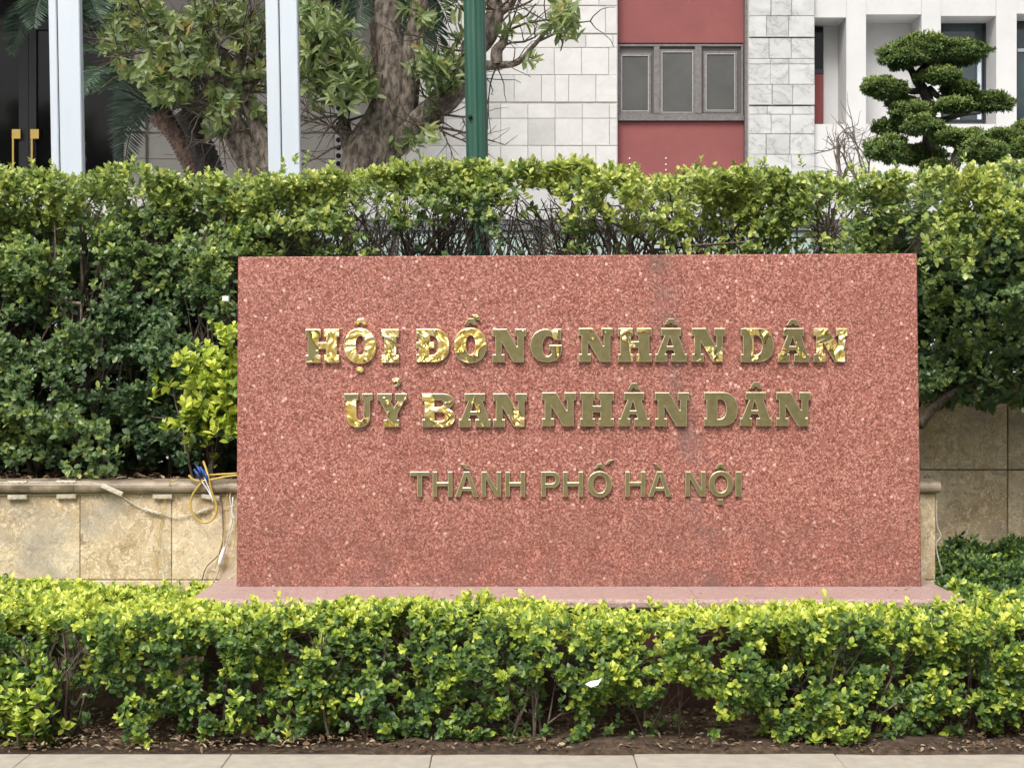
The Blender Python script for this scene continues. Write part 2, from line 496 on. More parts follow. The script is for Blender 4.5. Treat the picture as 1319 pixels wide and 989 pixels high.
def leaves_mesh(Pp, D, N, L, W, tint, tpl=None):
    """one triangle mesh holding many folded leaves"""
    tpl = leaf_template() if tpl is None else tpl
    D = D / np.linalg.norm(D, axis=1, keepdims=True)
    S = np.cross(N, D); S /= (np.linalg.norm(S, axis=1, keepdims=True) + 1e-9)
    U = np.cross(D, S)
    v = (Pp[:, None, :] + D[:, None, :] * (tpl[None, :, 0:1] * L[:, None, None])
         + S[:, None, :] * (tpl[None, :, 1:2] * W[:, None, None])
         + U[:, None, :] * (tpl[None, :, 2:3] * L[:, None, None]))
    n = len(Pp); k = len(tpl)
    f = (LF_F[None] + (np.arange(n) * k)[:, None, None]).reshape(-1, 3)
    return mesh_np('leaves', v.reshape(-1, 3), f, True, np.repeat(tint, k))

def unit(a):
    return a / (np.linalg.norm(a, axis=-1, keepdims=True) + 1e-9)

def sprigs(C, A, T, k=8, l=0.05, w=0.014, twig=0.05, spread=0.9, up=0.55, jit=0.25, tv=0.16, tip=0.12, rng=RNG):
    """rosette-like leafy shoot at each centre C along axis A with base tint T"""
    n = len(C)
    A = unit(A)
    ref = np.where(np.abs(A[:, 2:3]) < 0.9, np.array([[0, 0, 1.0]]), np.array([[1.0, 0, 0]]))
    e1 = unit(np.cross(A, ref)); e2 = np.cross(A, e1)
    s = (np.arange(k) + 0.5) / k                                    # along the twig, 1 = tip
    ang = np.arange(k) * 2.4 + rng.uniform(0, 6.28, (n, 1)) + rng.normal(0, 0.3, (n, k))
    rad = np.cos(ang)[..., None] * e1[:, None] + np.sin(ang)[..., None] * e2[:, None]
    out = spread * (1.15 - 0.75 * s)[None, :, None]
    D = unit(rad * out + A[:, None] * (0.35 + 0.65 * s)[None, :, None] + rng.normal(0, jit, (n, k, 3)))
    N = unit(A[:, None] * 0.7 - rad * 0.35 + np.array([0, -0.40, up]) + rng.normal(0, jit, (n, k, 3)))
    tl = twig * rng.uniform(0.7, 1.3, (n, 1))
    Pp = C[:, None] + A[:, None] * ((s[None] - 0.5) * tl)[..., None]
    L = l * rng.uniform(0.65, 1.25, (n, k)) * (1.0 - 0.35 * np.clip(s - 0.6, 0, 1))[None]
    W = L * (w / l) * rng.uniform(0.85, 1.2, (n, k))
    t = np.clip(T[:, None] + rng.normal(0, tv, (n, k)) + tip * (s[None] - 0.5) * 2, 0, 1)
    return [a.reshape(-1, *a.shape[2:]) for a in (Pp, D, N, L, W, t)]

def cat(lst):
    return [np.concatenate([q[i] for q in lst]) for i in range(6)]

LEAF_ME = {}
def single_leaves(arr, idx, mat, parent, key):
    """the leaves that show largest, each an object of its own with shared mesh data"""
    Pp, D, N, L, W, t = arr
    for i in idx:
        q = (key, int(min(5, t[i] * 6)))
        if q not in LEAF_ME:
            me = mesh_np('leaf', leaf_template() * np.array([[1, 0.28, 1]]), LF_F, True, np.full(7, (q[1] + 0.5) / 6))
            me.materials.append(mat)
            LEAF_ME[q] = me
        d = Vector(D[i]).normalized()
        s = Vector(N[i]).cross(d).normalized()
        u = d.cross(s)
        m = Matrix((d, s, u)).transposed().to_4x4()
        m = Matrix.Translation(Vector(Pp[i])) @ m @ Matrix.Diagonal((L[i], W[i] / 0.28, L[i], 1))
        o = bpy.data.objects.new('leaf', LEAF_ME[q])
        COL.objects.link(o)
        set_parent(o, parent)
        o.matrix_basis = m

def foliage(arr, mat, parent, name='foliage', pick=None, key='', stuff=True):
    if pick is not None and len(pick):
        single_leaves(arr, pick, mat, parent, key)
        keep = np.ones(len(arr[0]), bool); keep[pick] = False
        arr = [a[keep] for a in arr]
    o = link_obj(name, leaves_mesh(*arr), mat, parent)
    if stuff: o['kind'] = 'stuff'
    return o

def pick_front(arr, n, ylim, box, rng=RNG):
    """indices of leaves on the outermost layer, within a photo window box"""
    Pp = arr[0]
    d = Pp[:, 1] - CAMY
    x = CX + Pp[:, 0] / d * FPX; y = HY - (Pp[:, 2] - CAMZ) / d * FPX
    ok = np.where((x > box[0]) & (x < box[2]) & (y > box[1]) & (y < box[3]) & ylim(Pp))[0]
    score = arr[3][ok] / d[ok] * (1 + 0.15 * rng.random(len(ok)))
    return ok[np.argsort(-score)[:n]]

def grow(mb, p, d, length, r, level, rng, spread=0.5, kids=3, up=0.3, n=5, wob=0.16, lim=None):
    """simple woody branch with side branches"""
    pts = [Vector(p)]
    d = Vector(d).normalized()
    seg = 4
    for i in range(seg):
        d = (d + Vector(rng.normal(0, wob, 3)) + Vector((0, 0, up * 0.15))).normalized()
        q = pts[-1] + d * (length / seg)
        if lim is not None and not lim(q): break
        pts.append(q)
    if len(pts) < 2: return
    seg = len(pts) - 1
    mb.tube(pts, [r * (1 - 0.55 * i / seg) for i in range(seg + 1)], n, cap=False)
    if level > 0:
        for k in range(kids):
            i = rng.integers(1, seg + 1)
            nd = (d + Vector(rng.normal(0, spread, 3))).normalized()
            grow(mb, pts[i], nd, length * rng.uniform(0.45, 0.75), r * 0.55, level - 1, rng, spread, kids, up, max(3, n - 1), wob, lim)

# ------------------------------------------------------------------ the setting
def structure(name, mb, mat):
    return tag(mb.build(name, mat), kind='structure')

structure('ground', MB().box(-400, 400, -400, 400, -1.2, -0.14), M['asphalt'])
structure('pavement', MB().box(-30, 30, -9.0, -1.582, -0.1395, -0.006), M['pave'])
# kerb stones along the planting bed
kerb = structure('kerb', MB().box(-8, 8, -1.575, -1.19, -0.135, -0.05), M['joint'])
xk = (557 - CX) / FPX * 6.1 - 0.80 * 5
for i in range(11):
    x0 = xk + i * 0.80
    s = MB().add([], [])
    c = 0.003
    x1, y0, y1, z1 = x0 + 0.797, -1.578, -1.182 + random.uniform(-.004, .004), random.uniform(-.002, .002)
    s.add([(x0, y0, -.13), (x1, y0, -.13), (x1, y1, -.13), (x0, y1, -.13),
           (x0, y0, z1 - c), (x1, y0, z1 - c), (x1, y1, z1 - c), (x0, y1, z1 - c),
           (x0 + c, y0 + c, z1), (x1 - c, y0 + c, z1), (x1 - c, y1 - c, z1), (x0 + c, y1 - c, z1)],
          [(0, 1, 5, 4), (1, 2, 6, 5), (2, 3, 7, 6), (3, 0, 4, 7), (4, 5, 9, 8), (5, 6, 10, 9), (6, 7, 11, 10), (7, 4, 8, 11), (8, 9, 10, 11)])
    s.build('kerb_stone', M['kerb'], kerb)

def soil_sheet(name, x0, x1, y0, y1, z, amp, seed, nx=160, ny=60):
    f1, f2 = make_noise(seed, 3.0), make_noise(seed + 1, 14.0)
    xs, ys = np.linspace(x0, x1, nx), np.linspace(y0, y1, ny)
    X, Y = np.meshgrid(xs, ys)
    p = np.stack([X.ravel(), Y.ravel(), np.zeros(X.size)], 1)
    p[:, 2] = z + amp * (0.6 * f1(p) + 0.35 * f2(p)) * np.clip((p[:, 1] - y0) / 0.1, 0.15, 1) - 0.012 * np.clip(1 - (p[:, 1] - y0) / 0.03, 0, 1)
    i = np.arange((nx - 1) * (ny - 1)); a = i // (nx - 1) * nx + i % (nx - 1)
    f = np.concatenate([np.stack([a, a + 1, a + nx + 1], 1), np.stack([a, a + nx + 1, a + nx], 1)])
    o = link_obj(name, mesh_np(name, p, f, True), M['soil'])
    return tag(o, kind='structure')
soil_sheet('planting_bed', -8, 8, -1.205, 1.60, 0.004, 0.018, 3, 320, 90)
soil_sheet('raised_bed', -8, 2.04, 0.36, 2.6, 0.955, 0.02, 5, 200, 60)
soil_sheet('raised_bed', 2.041, 8, 1.7, 2.6, 1.30, 0.02, 6, 80, 20)
structure('courtyard', MB().box(-30, 30, 2.602, 40, 0.0, 0.93), M['court'])

# ------------------------------------------------------------------ low stone wall of the raised bed, left and behind the sign
WY = 0.28
t = thing('garden_wall', (-1.2, WY + 0.1, 0), 'low beige marble wall with rounded coping behind the red sign', 'wall')
core = MB().box(-6, 2.086, WY + 0.022, WY + 0.20, -0.05, 0.925).build('core', M['joint'], t)
prev = -6.0
edges = [P(x, 0, WY - CAMY).x for x in (-420, -250, -80, 103, 221)] + [-0.42, 0.35, 1.12, 2.089]
for e in edges:
    if e - prev > 0.05:
        MB().bbox(prev + 0.0015, e - 0.0015, WY, WY + 0.02, 0.50, 0.924, 0.003).build('panel', M['beige'], t)
        MB().bbox(prev + 0.0015, e - 0.0015, WY - 0.004, WY + 0.02, 0.0, 0.496, 0.003).build('panel', M['beige'], t)
    prev = e
def coping_profile(y0, y1, z0, z1):
    r = (z1 - z0) / 2
    pr = [(y1, z0), (y1, z1)]
    for k in range(9):
        a = math.pi / 2 + math.pi * k / 8
        pr.append((y0 + r + r * math.cos(a), z0 + r + r * math.sin(a)))
    return pr
prev = -6.0
for e in [-3.2, -2.15, -1.2, 0.0, 1.0, 2.105]:
    o = MB().prism(coping_profile(WY - 0.045, WY + 0.2, 0.928, 0.985), prev + 0.001, e - 0.001).build('coping', M['coping'], t)
    prev = e

# taller return wall set back on the right
BY = 1.58
t = thing('rear_wall', (3.2, BY + 0.1, 0), 'shaded beige stone wall set back beneath the overhanging hedge', 'wall')
MB().box(2.04, 6.0, BY + 0.022, BY + 0.16, -0.05, 1.47).build('core', M['joint'], t)
xj = P(1298, 0, BY - CAMY).x
zj = P(0, 605, BY - CAMY).z
cols = [2.045, xj, xj + 0.9, xj + 1.8, 6.0]
for a, b in zip(cols, cols[1:]):
    for z0, z1 in ((-0.02, zj - 0.45), (zj - 0.45, zj), (zj, zj + 0.52)):
        MB().bbox(a + 0.003, b - 0.003, BY, BY + 0.02, z0 + 0.003, z1 - 0.003, 0.004).build('panel', M['beige'], t)
MB().box(2.04, 6.0, BY - 0.03, BY + 0.18, 1.475, 1.515).build('coping', M['coping'], t)
MB().box(2.0, 2.085, 0.48, BY - 0.002, -0.05, 0.975).build('return_wall', M['beige'], t)

# ------------------------------------------------------------------ plinth
PX0, PX1, PYF, PZ = -1.438, 2.031, -0.43, 0.504
t = thing('sign_plinth', (0.3, -0.08, 0), 'pink granite ledge on a dark red base under the sign slab', 'plinth')
prof = [(0.272, PZ - 0.05), (0.272, PZ), (PYF + 0.012, PZ), (PYF + 0.003, PZ - 0.004), (PYF, PZ - 0.014), (PYF + 0.002, PZ - 0.034), (PYF + 0.012, PZ - 0.046), (PYF + 0.03, PZ - 0.05)]
px = [PX0, -0.36, 0.83, PX1]
for a, b in zip(px, px[1:]):
    MB().prism(prof, a + 0.0008, b - 0.0008).build('ledge_slab', M['cap'], t)
for a, b in zip([PX0 + 0.05, -0.5, 0.6, PX1 - 0.05][:-1], [PX0 + 0.05, -0.5, 0.6, PX1 - 0.05][1:]):
    MB().bbox(a + 0.001, b - 0.001, PYF + 0.045, 0.268, -0.03, PZ - 0.052, 0.002).build('base_panel', M['plinthwall'], t)

# ------------------------------------------------------------------ the sign with its letters
sign = thing('granite_sign', (0.32, 0.1, PZ), 'large red granite sign slab with raised brass Vietnamese lettering', 'sign')
def slab():
    d = 7.3
    tl, tr, br, bl = P(306.5, 331, d), P(1181, 326.5, d), P(1187, 755, d), P(304.5, 755, d)
    bl.z = br.z = PZ + 0.001
    c, th = 0.004, 0.21
    fr = [tl + Vector((c, 0, -c)), tr + Vector((-c, 0, -c)), br + Vector((-c, 0, 0)), bl + Vector((c, 0, 0))]
    e = [q + Vector((0, c, 0)) for q in (tl, tr, br, bl)]
    b = [q + Vector((0, th, 0)) for q in (tl, tr, br, bl)]
    return MB().add(fr + e + b, [(0, 3, 2, 1), (0, 1, 5, 4), (1, 2, 6, 5), (2, 3, 7, 6), (3, 0, 4, 7),
                                 (4, 5, 9, 8), (5, 6, 10, 9), (6, 7, 11, 10), (7, 4, 8, 11), (8, 9, 10, 11)])
slab().build('slab', M['granite'], sign)

def arc(cx, cy, rx, ry, a0, a1, n, p=2.0):
    out = []
    for i in range(n + 1):
        a = R(a0 + (a1 - a0) * i / n)
        c, s = math.cos(a), math.sin(a)
        out.append((cx + rx * math.copysign(abs(c) ** (2 / p), c), cy + ry * math.copysign(abs(s) ** (2 / p), s)))
    return out
def flip(pts, x0, x1, y0, y1):
    """crop coordinates (y down) -> unit box"""
    return [((x - x0) / (x1 - x0), (y1 - y) / (y1 - y0)) for x, y in pts]
G = {}
s = 0.235
G['H'] = [[(0, 0), (.447, 0), (.447, s), (.393, s), (.393, .41), (.6, .41), (.6, s), (.545, s), (.545, 0), (1, 0), (1, s), (.93, s), (.93, 1 - s), (1, 1 - s), (1, 1), (.545, 1), (.545, 1 - s), (.6, 1 - s), (.6, .61), (.393, .61), (.393, 1 - s), (.447, 1 - s), (.447, 1), (0, 1), (0, 1 - s), (.065, 1 - s), (.065, s), (0, s)]]
G['I'] = [[(0, 0), (1, 0), (1, s), (.85, s), (.85, 1 - s), (1, 1 - s), (1, 1), (0, 1), (0, 1 - s), (.16, 1 - s), (.16, s), (0, s)]]
G['O'] = [arc(.5, .5, .5, .53, 0, 355, 40, 2.15), arc(.508, .515, .135, .285, 0, 350, 24, 2.2)]
Dout = [(0, 0), (.58, 0)] + arc(.56, .5, .44, .5, -80, 80, 22, 2.15) + [(.58, 1), (0, 1), (0, 1 - s), (.07, 1 - s), (.07, s), (0, s)]
Din = [(.40, .21), (.45, .21)] + arc(.45, .5, .20, .29, -75, 75, 14, 2.2) + [(.45, .79), (.40, .79)]
G['D'] = [Dout, Din]
Dbar = [(0, 0), (.58, 0)] + arc(.56, .5, .44, .5, -80, 80, 22, 2.15) + [(.58, 1), (0, 1), (0, 1 - s), (.07, 1 - s), (.07, .60), (0, .60), (0, .415), (.07, .415), (.07, s), (0, s)]
Dbin = [(.40, .21), (.45, .21)] + arc(.46, .5, .19, .29, -75, 75, 14, 2.2) + [(.45, .79), (.42, .79), (.42, .60), (.55, .60), (.55, .415), (.40, .415)]
G['Đ'] = [Dbar, Dbin]
G['N'] = [flip([(848, 187), (1003, 187), (1110, 372), (1115, 372), (1115, 270), (1088, 270), (1088, 187), (1212, 187), (1212, 270), (1188, 270), (1188, 545), (1075, 545), (952, 340), (952, 460), (980, 460), (980, 545), (848, 545), (848, 460), (878, 460), (878, 270), (848, 270)], 848, 1212, 187, 545)]
G['A'] = [flip([(530, 187), (748, 187), (748, 270), (722, 270), (788, 460), (808, 460), (808, 545), (642, 545), (642, 460), (676, 460), (664, 420), (592, 420), (580, 460), (600, 460), (600, 545), (470, 545), (470, 460), (492, 460), (568, 270), (530, 270)], 470, 808, 187, 545),
          flip([(628, 283), (658, 376), (600, 376)], 470, 808, 187, 545)]
G['B'] = [[(0, 0), (.70, 0)] + arc(.66, .285, .34, .285, -85, 60, 14, 2.2) + [(.80, .545)] + arc(.62, .765, .34, .235, -45, 85, 12, 2.2) + [(.62, 1), (0, 1), (0, 1 - s), (.07, 1 - s), (.07, s), (0, s)],
          [(.38, .19), (.58, .19)] + arc(.58, .31, .12, .12, -80, 80, 8) + [(.58, .43), (.38, .43)],
          [(.38, .60), (.55, .60)] + arc(.55, .70, .10, .10, -80, 80, 8) + [(.55, .80), (.38, .80)]]
G['U'] = [[(0, 1), (0, .79), (.085, .79), (.085, .32)] + arc(.50, .33, .415, .35, 180, 360, 20, 2.1) + [(.915, .79), (1, .79), (1, 1), (.62, 1), (.62, .79), (.685, .79), (.685, .36)] + arc(.565, .34, .12, .15, 0, -180, 10) + [(.44, .79), (.505, .79), (.505, 1)]]
G['Y'] = [flip([(262, 138), (362, 138), (362, 185), (350, 188), (374, 232), (398, 188), (382, 185), (382, 138), (460, 138), (460, 185), (442, 188), (398, 275), (398, 312), (410, 312), (410, 362), (305, 362), (305, 312), (325, 312), (325, 275), (280, 188), (262, 185)], 262, 460, 138, 362)]
G['G'] = [flip([(1280, 290), (1280, 340), (1262, 392), (1225, 425), (1175, 440), (1120, 438), (1070, 420), (1032, 382), (1011, 330), (1008, 285), (1018, 235), (1045, 190), (1085, 162), (1130, 150), (1165, 153), (1192, 168), (1214, 150), (1272, 150), (1272, 248), (1216, 248), (1200, 225), (1175, 212), (1148, 216), (1126, 240), (1115, 280), (1114, 325), (1124, 362), (1145, 385), (1168, 386), (1188, 366), (1190, 342), (1168, 338), (1168, 290)], 1008, 1280, 150, 440)]
# sans capitals of the third line
w = 0.235
G['t'] = [[(0, 1), (0, .825), (.37, .825), (.37, 0), (.63, 0), (.63, .825), (1, .825), (1, 1)]]
G['h'] = [[(0, 0), (w, 0), (w, .42), (1 - w, .42), (1 - w, 0), (1, 0), (1, 1), (1 - w, 1), (1 - w, .58), (w, .58), (w, 1), (0, 1)]]
G['a'] = [[(0, 0), (.225, 0), (.30, .225), (.70, .225), (.775, 0), (1, 0), (.625, 1), (.375, 1)], [(.355, .375), (.645, .375), (.5, .80)]]
G['n'] = [[(0, 0), (w, 0), (w, .68), (.73, 0), (1, 0), (1, 1), (1 - w, 1), (1 - w, .33), (.27, 1), (0, 1)]]
G['p'] = [[(0, 0), (.25, 0), (.25, .36), (.55, .36)] + arc(.62, .68, .38, .32, -80, 80, 14, 2.2) + [(.55, 1), (0, 1)], [(.25, .53), (.56, .53)] + arc(.56, .68, .18, .15, -80, 80, 8) + [(.56, .83), (.25, .83)]]
G['o'] = [arc(.5, .5, .5, .52, 0, 352, 36, 2.1), arc(.5, .5, .255, .34, 0, 350, 28, 2.05)]
G['i'] = [[(0, 0), (1, 0), (1, 1), (0, 1)]]
hat = lambda: [flip([(765, 120), (800, 68), (845, 68), (872, 120), (842, 120), (819, 101), (796, 120)], 765, 872, 68, 120)]
hatS = lambda: [flip([(145, 138), (175, 97), (205, 97), (225, 138), (203, 138), (187, 120), (170, 138)], 145, 225, 97, 138)]
G['^'] = hat()
G['v'] = hatS()
G['.'] = [arc(.5, .5, .5, .5, 0, 345, 20)]
G['s'] = [[(0, 0), (1, 0), (1, 1), (0, 1)]]
G['`'] = [flip([(510, 35), (562, 35), (582, 80), (552, 80)], 510, 582, 35, 80)]
G['g'] = [flip([(418, 98), (446, 98), (487, 142), (462, 142)], 418, 487, 98, 142)]
G['k'] = [flip([(225, 104), (258, 68), (292, 68), (250, 104)], 225, 292, 68, 104)]
G['?'] = [flip([(360, 44), (385, 36), (408, 38), (421, 56), (412, 84), (392, 96), (374, 90), (394, 76), (399, 62), (388, 56), (376, 62), (362, 58)], 360, 421, 36, 96)]

SIGN_D = 7.3 - 0.026
def glyph(ch, x0, x1, y0, y1, parent, name, film, depth=0.022, bev=0.0032):
    a, b = P(x0, y1, SIGN_D), P(x1, y0, SIGN_D)
    wd, ht = b.x - a.x, b.z - a.z
    cu = bpy.data.curves.new(name, 'CURVE')
    cu.dimensions = '2D'
    cu.fill_mode = 'BOTH'
    cu.extrude = depth / 2 - bev
    cu.bevel_depth = bev
    cu.offset = -bev
    cu.bevel_resolution = 1
    for loop in G[ch]:
        sp = cu.splines.new('POLY')
        sp.points.add(len(loop) - 1)
        for q, (u, v) in zip(sp.points, loop):
            q.co = (u * wd, v * ht, 0, 1)
        sp.use_cyclic_u = True
    tmp = bpy.data.objects.new('tmp', cu)
    COL.objects.link(tmp)
    dg = bpy.context.evaluated_depsgraph_get()
    me = bpy.data.meshes.new_from_object(tmp.evaluated_get(dg))
    bpy.data.objects.remove(tmp)
    bpy.data.curves.remove(cu)
    me.materials.clear()
    me.materials.append(M['brass'])
    me.materials.append(M['brass_edge'])
    me.transform(Matrix.Translation((a.x, -0.002 - depth / 2, a.z)) @ Matrix.Rotation(R(90), 4, 'X'))
    me.update()
    for pg in me.polygons:
        pg.use_smooth = False
        n_ = pg.normal
        pg.material_index = 1 if (-0.97 < n_.y < -0.05) else 0
    me.name = name
    o = link_obj(name, me, None, parent)
    o['film'] = film
    return o

def word(chars, boxes, y0, y1, films, marks={}, depth=0.022):
    for i, (c, (x0, x1)) in enumerate(zip(chars, boxes)):
        o = glyph(c, x0, x1, y0, y1, sign, 'letter', films[i], depth)
        for (mc, mx0, mx1, my0, my1) in marks.get(i, []):
            glyph(mc, mx0, mx1, my0, my1, o, 'accent', films[i] * 0.75, depth * 0.8, 0.0015)
word('HOI', [(393.3, 437), (442.8, 484.4), (491.1, 513.9)], 424, 467.3, [.62, .64, .68], {1: [('^', 455.5, 472.5, 410, 418.3), ('.', 458, 468.3, 472.8, 480.2)]})
word('ĐONG', [(536, 578.8), (584.6, 627), (634.3, 677.8), (682.8, 724)], 423.4, 466.5, [.56, .50, .36, .42], {1: [('^', 597.5, 614.5, 410, 418.3), ('`', 607.5, 618.5, 405, 412)]})
word('NHAN', [(745.3, 789.3), (796, 839.8), (843.9, 884.8), (890.9, 934.4)], 422.5, 466, [.40, .47, .34, .42], {2: [('^', 856, 872.3, 410.2, 418.2)]})
word('DAN', [(954, 997), (1002, 1043), (1047.9, 1092)], 422.6, 466.2, [.46, .50, .54], {1: [('^', 1013.3, 1030, 411, 419)]})
word('UY', [(443, 479.9), (485.6, 524)], 506.7, 550, [.52, .50], {1: [('?', 504.6, 516.4, 487, 498.5)]})
word('BAN', [(543.6, 586.2), (591, 632), (635, 678.6)], 506.7, 550, [.47, .41, .46])
word('NHAN', [(697.8, 742), (746.7, 791), (796.4, 836.9), (843.5, 888)], 505.3, 549, [.40, .3, .28, .3], {2: [('^', 808.4, 824.4, 493.2, 502)]})
word('DAN', [(907, 950.6), (953, 994.4), (999.8, 1044.4)], 504.9, 548.6, [.3, .25, .3], {1: [('^', 965.6, 982, 492, 500.5)]})
word('thanh', [(527.8, 553), (557, 582.8), (586, 616.4), (620, 645.6), (650.8, 676.4)], 607.3, 639.8, [0.1] * 5, {2: [('g', 592.5, 604.5, 597, 604.8)]}, 0.018)
word('pho', [(697, 721.4), (725, 751.3), (756.6, 788.5)], 607.3, 639.8, [0.1] * 3, {2: [('v', 765.2, 779.2, 597, 604), ('k', 779.6, 790.5, 592, 598)]}, 0.018)
word('ha', [(805.4, 831.6), (835, 865)], 607, 639.5, [0.1] * 2, {1: [('g', 841.5, 852.5, 596.6, 603.2)]}, 0.018)
word('noi', [(883, 909), (913, 945), (947.5, 955.7)], 607, 639.2, [0.1] * 3, {1: [('v', 921, 935, 597, 604), ('s', 924.8, 931.6, 643, 649.6)]}, 0.018)

# ------------------------------------------------------------------ the building behind
BD = 17.0
bld = thing('office_building', (0, BD - CAMY + 0, 0.93), 'white marble office building with red window bay and dark glass entrance', 'building')
BYF = CAMY + BD
def bx(px_): return (px_ - CX) / FPX * BD
def bz(py_): return CAMZ - (py_ - HY) / FPX * BD
TILE = {}
def tile(x0, x1, y0, y1, mat, parent, yf, gap=0.0045, th=0.010, proud=0.0):
    """marble facing tile given by photo pixels on the facade plane"""
    X0, X1, Z0, Z1 = bx(x0) + gap / 2, bx(x1) - gap / 2, bz(y1) + gap / 2, bz(y0) - gap / 2
    k = (round(X1 - X0, 2), round(Z1 - Z0, 2), mat.name)
    if k not in TILE:
        w_, h_ = (X1 - X0) / 2, (Z1 - Z0) / 2
        mb = MB().bbox(-w_, w_, -th, 0, -h_, h_, 0.004)
        me = bpy.data.meshes.new('marble_tile'); me.from_pydata(mb.v, [], mb.f); me.update()
        me.materials.append(mat)
        TILE[k] = me
    o = bpy.data.objects.new('marble_tile', TILE[k])
    COL.objects.link(o)
    set_parent(o, parent)
    o.location = ((X0 + X1) / 2, yf - proud + random.uniform(-.002, .002), (Z0 + Z1) / 2)

wall = MB().box(bx(497), bx(795.5), BYF + 0.0, BYF + 1.6, 0.93, 9.0).build('wall', M['grout'], bld)
rows = [(-132, -98), (-98, -63), (-63, -28), (-28, 8), (8, 44), (45.5, 62), (62, 97), (97, 132), (134, 153), (153, 188), (188, 223), (223, 258), (258, 293), (293, 330)]
offs = [0, 17, 5, 20, 11, 3, 15, -1.5, 16, -1.5, 16, 2, 14, 5]
for (a, b), of in zip(rows, offs):
    x = 664 + of - 35 * 6
    while x < 795:
        wdt = 35
        if random.random() < 0.12: wdt = 17.5
        x0, x1 = max(x, 498), min(x + wdt, 795)
        if x1 - x0 > 4: tile(x0, x1, a, b, M['marble'], wall, BYF, proud=random.uniform(0, .003))
        x += wdt
# red bay with the three-light window
RY = BYF + 0.14
bay = MB().box(bx(795.6), bx(963), RY + 0.08, RY + 1.4, 0.93, 9.0).build('bay_wall', M['grout'], bld)
MB().box(bx(796), bx(960), RY, RY + 0.078, bz(52), 8.9).build('red_panel', M['redpaint'], bld)
lower = MB().box(bx(796), bx(960), RY, RY + 0.078, 0.94, bz(154.5)).build('red_panel', M['redpaint'], bld)
for (u, v) in ((132, 832), (132, 865), (327, 832), (327, 865), (327, 895)):
    q = Vector((bx(780 + .2426 * u), RY - 0.001, bz(.2426 * v)))
    MB().tube([q, q + Vector((0, -0.006, 0))], 0.009, 8).build('screw', M['paper'], lower)
MB().box(bx(960.2), bx(963.2), BYF + 0.03, RY + 0.08, 0.94, 8.9).build('jamb', M['frame'], bld)
win = MB().box(bx(796.5), bx(959.5), RY + 0.02, RY + 0.07, bz(146.5), bz(53)).build('window', M['seam'], bld)
def ring(x0, x1, y0, y1, t_, ya, yb):
    X0, X1, Z0, Z1 = bx(x0), bx(x1), bz(y1), bz(y0); t_ = t_ / FPX * BD
    m_ = MB()
    m_.box(X0, X1, ya, yb, Z0, Z0 + t_).box(X0, X1, ya, yb, Z1 - t_, Z1)
    m_.box(X0, X0 + t_, ya, yb, Z0 + t_, Z1 - t_).box(X1 - t_, X1, ya, yb, Z0 + t_, Z1 - t_)
    return m_
ring(796.6, 959.4, 54, 146.4, 2.6, RY - 0.014, RY + 0.019).build('frame', M['frame'], win)
for a, b in ((843.5, 851), (897, 905.4)):
    MB().box(bx(a), bx(b), RY - 0.02, RY + 0.019, bz(143.6), bz(57)).build('mullion', M['frame'], win)
for (x0, x1, y0, y1) in ((799, 839.5, 65.5, 143.5), (851.2, 897, 61, 145.3), (908.5, 951.5, 63.5, 142.5)):
    ring(x0 - 0.3, x1 + 0.3, y0 - 0.3, y1 + 0.3, 3.6, RY - 0.006, RY + 0.016).build('casement', M['frame'], win)
    ring(x0 + 2.6, x1 - 2.6, y0 + 2.6, y1 - 2.6, 0.9, RY - 0.009, RY - 0.0065).build('putty_line', M['putty'], win)
    MB().box(bx(x0 + 3), bx(x1 - 3), RY + 0.004, RY + 0.008, bz(y1 - 3), bz(y0 + 3)).build('pane', M['frosted'], win)
MB().box(bx(796), bx(960), RY - 0.05, RY + 0.05, bz(153.5), bz(147)).build('window_sill', M['frame'], bld)
# grey veined pier
pier = MB().box(bx(963.3), bx(1048.6), BYF + 0.0, BYF + 1.6, 0.93, 9.0).build('pier', M['grout'], bld)
prow = [(-92, -64), (-64, -36), (-36, -6), (-6, 22), (22, 49.3), (50.6, 77), (77, 84), (84, 110), (110, 136.3), (138, 148.5), (148.5, 173.5), (173.5, 200), (200, 226), (226, 252), (252, 280), (280, 306)]
for i, (a, b) in enumerate(prow):
    j = [963.5, 990 + random.uniform(-4, 4), 1017 + random.uniform(-4, 4), 1048.4]
    for x0, x1 in zip(j, j[1:]):
        tile(x0, x1, a, b, M['marble_veined'], pier, BYF - 0.03, gap=0.004, proud=random.uniform(0, .006))
# white plaster wing with fins on the right
FY = BYF + 0.02
RYC = FY + 0.42
wing = MB().box(bx(1049), bx(1700), RYC + 0.02, RYC + 1.2, 0.93, 9.0).build('wing_wall', M['plaster'], bld)
def fin(x0, x1, y0=None):
    MB().box(bx(x0), bx(x1), FY, RYC + 0.019, 0.94, 9.0).build('fin', M['plaster'], bld)
fins = [(1090.7, 1116), (1187.8, 1212.5), (1284, 1310.3), (1382, 1408), (1480, 1506)]
for f_ in fins: fin(*f_)
gaps = [(1049, 1090.7), (1116, 1187.8), (1212.5, 1284), (1310.3, 1382), (1408, 1480), (1506, 1580)]
for i, (a, b) in enumerate(gaps):
    top = (22, 18, 20, 17, 18, 18)[i]
    MB().box(bx(a) + .001, bx(b) - .001, FY + 0.012, RYC + 0.018, bz(top), 8.99).build('lintel', M['plaster'], bld)
    MB().box(bx(a) + .001, bx(b) - .001, FY + 0.010, RYC + 0.018, 0.95, bz(159.5)).build('parapet', M['plaster'], bld)
def deep(x_): return CX + (x_ - CX) * (RYC - CAMY) / BD
def deepy(y_): return HY + (y_ - HY) * (RYC - CAMY) / BD
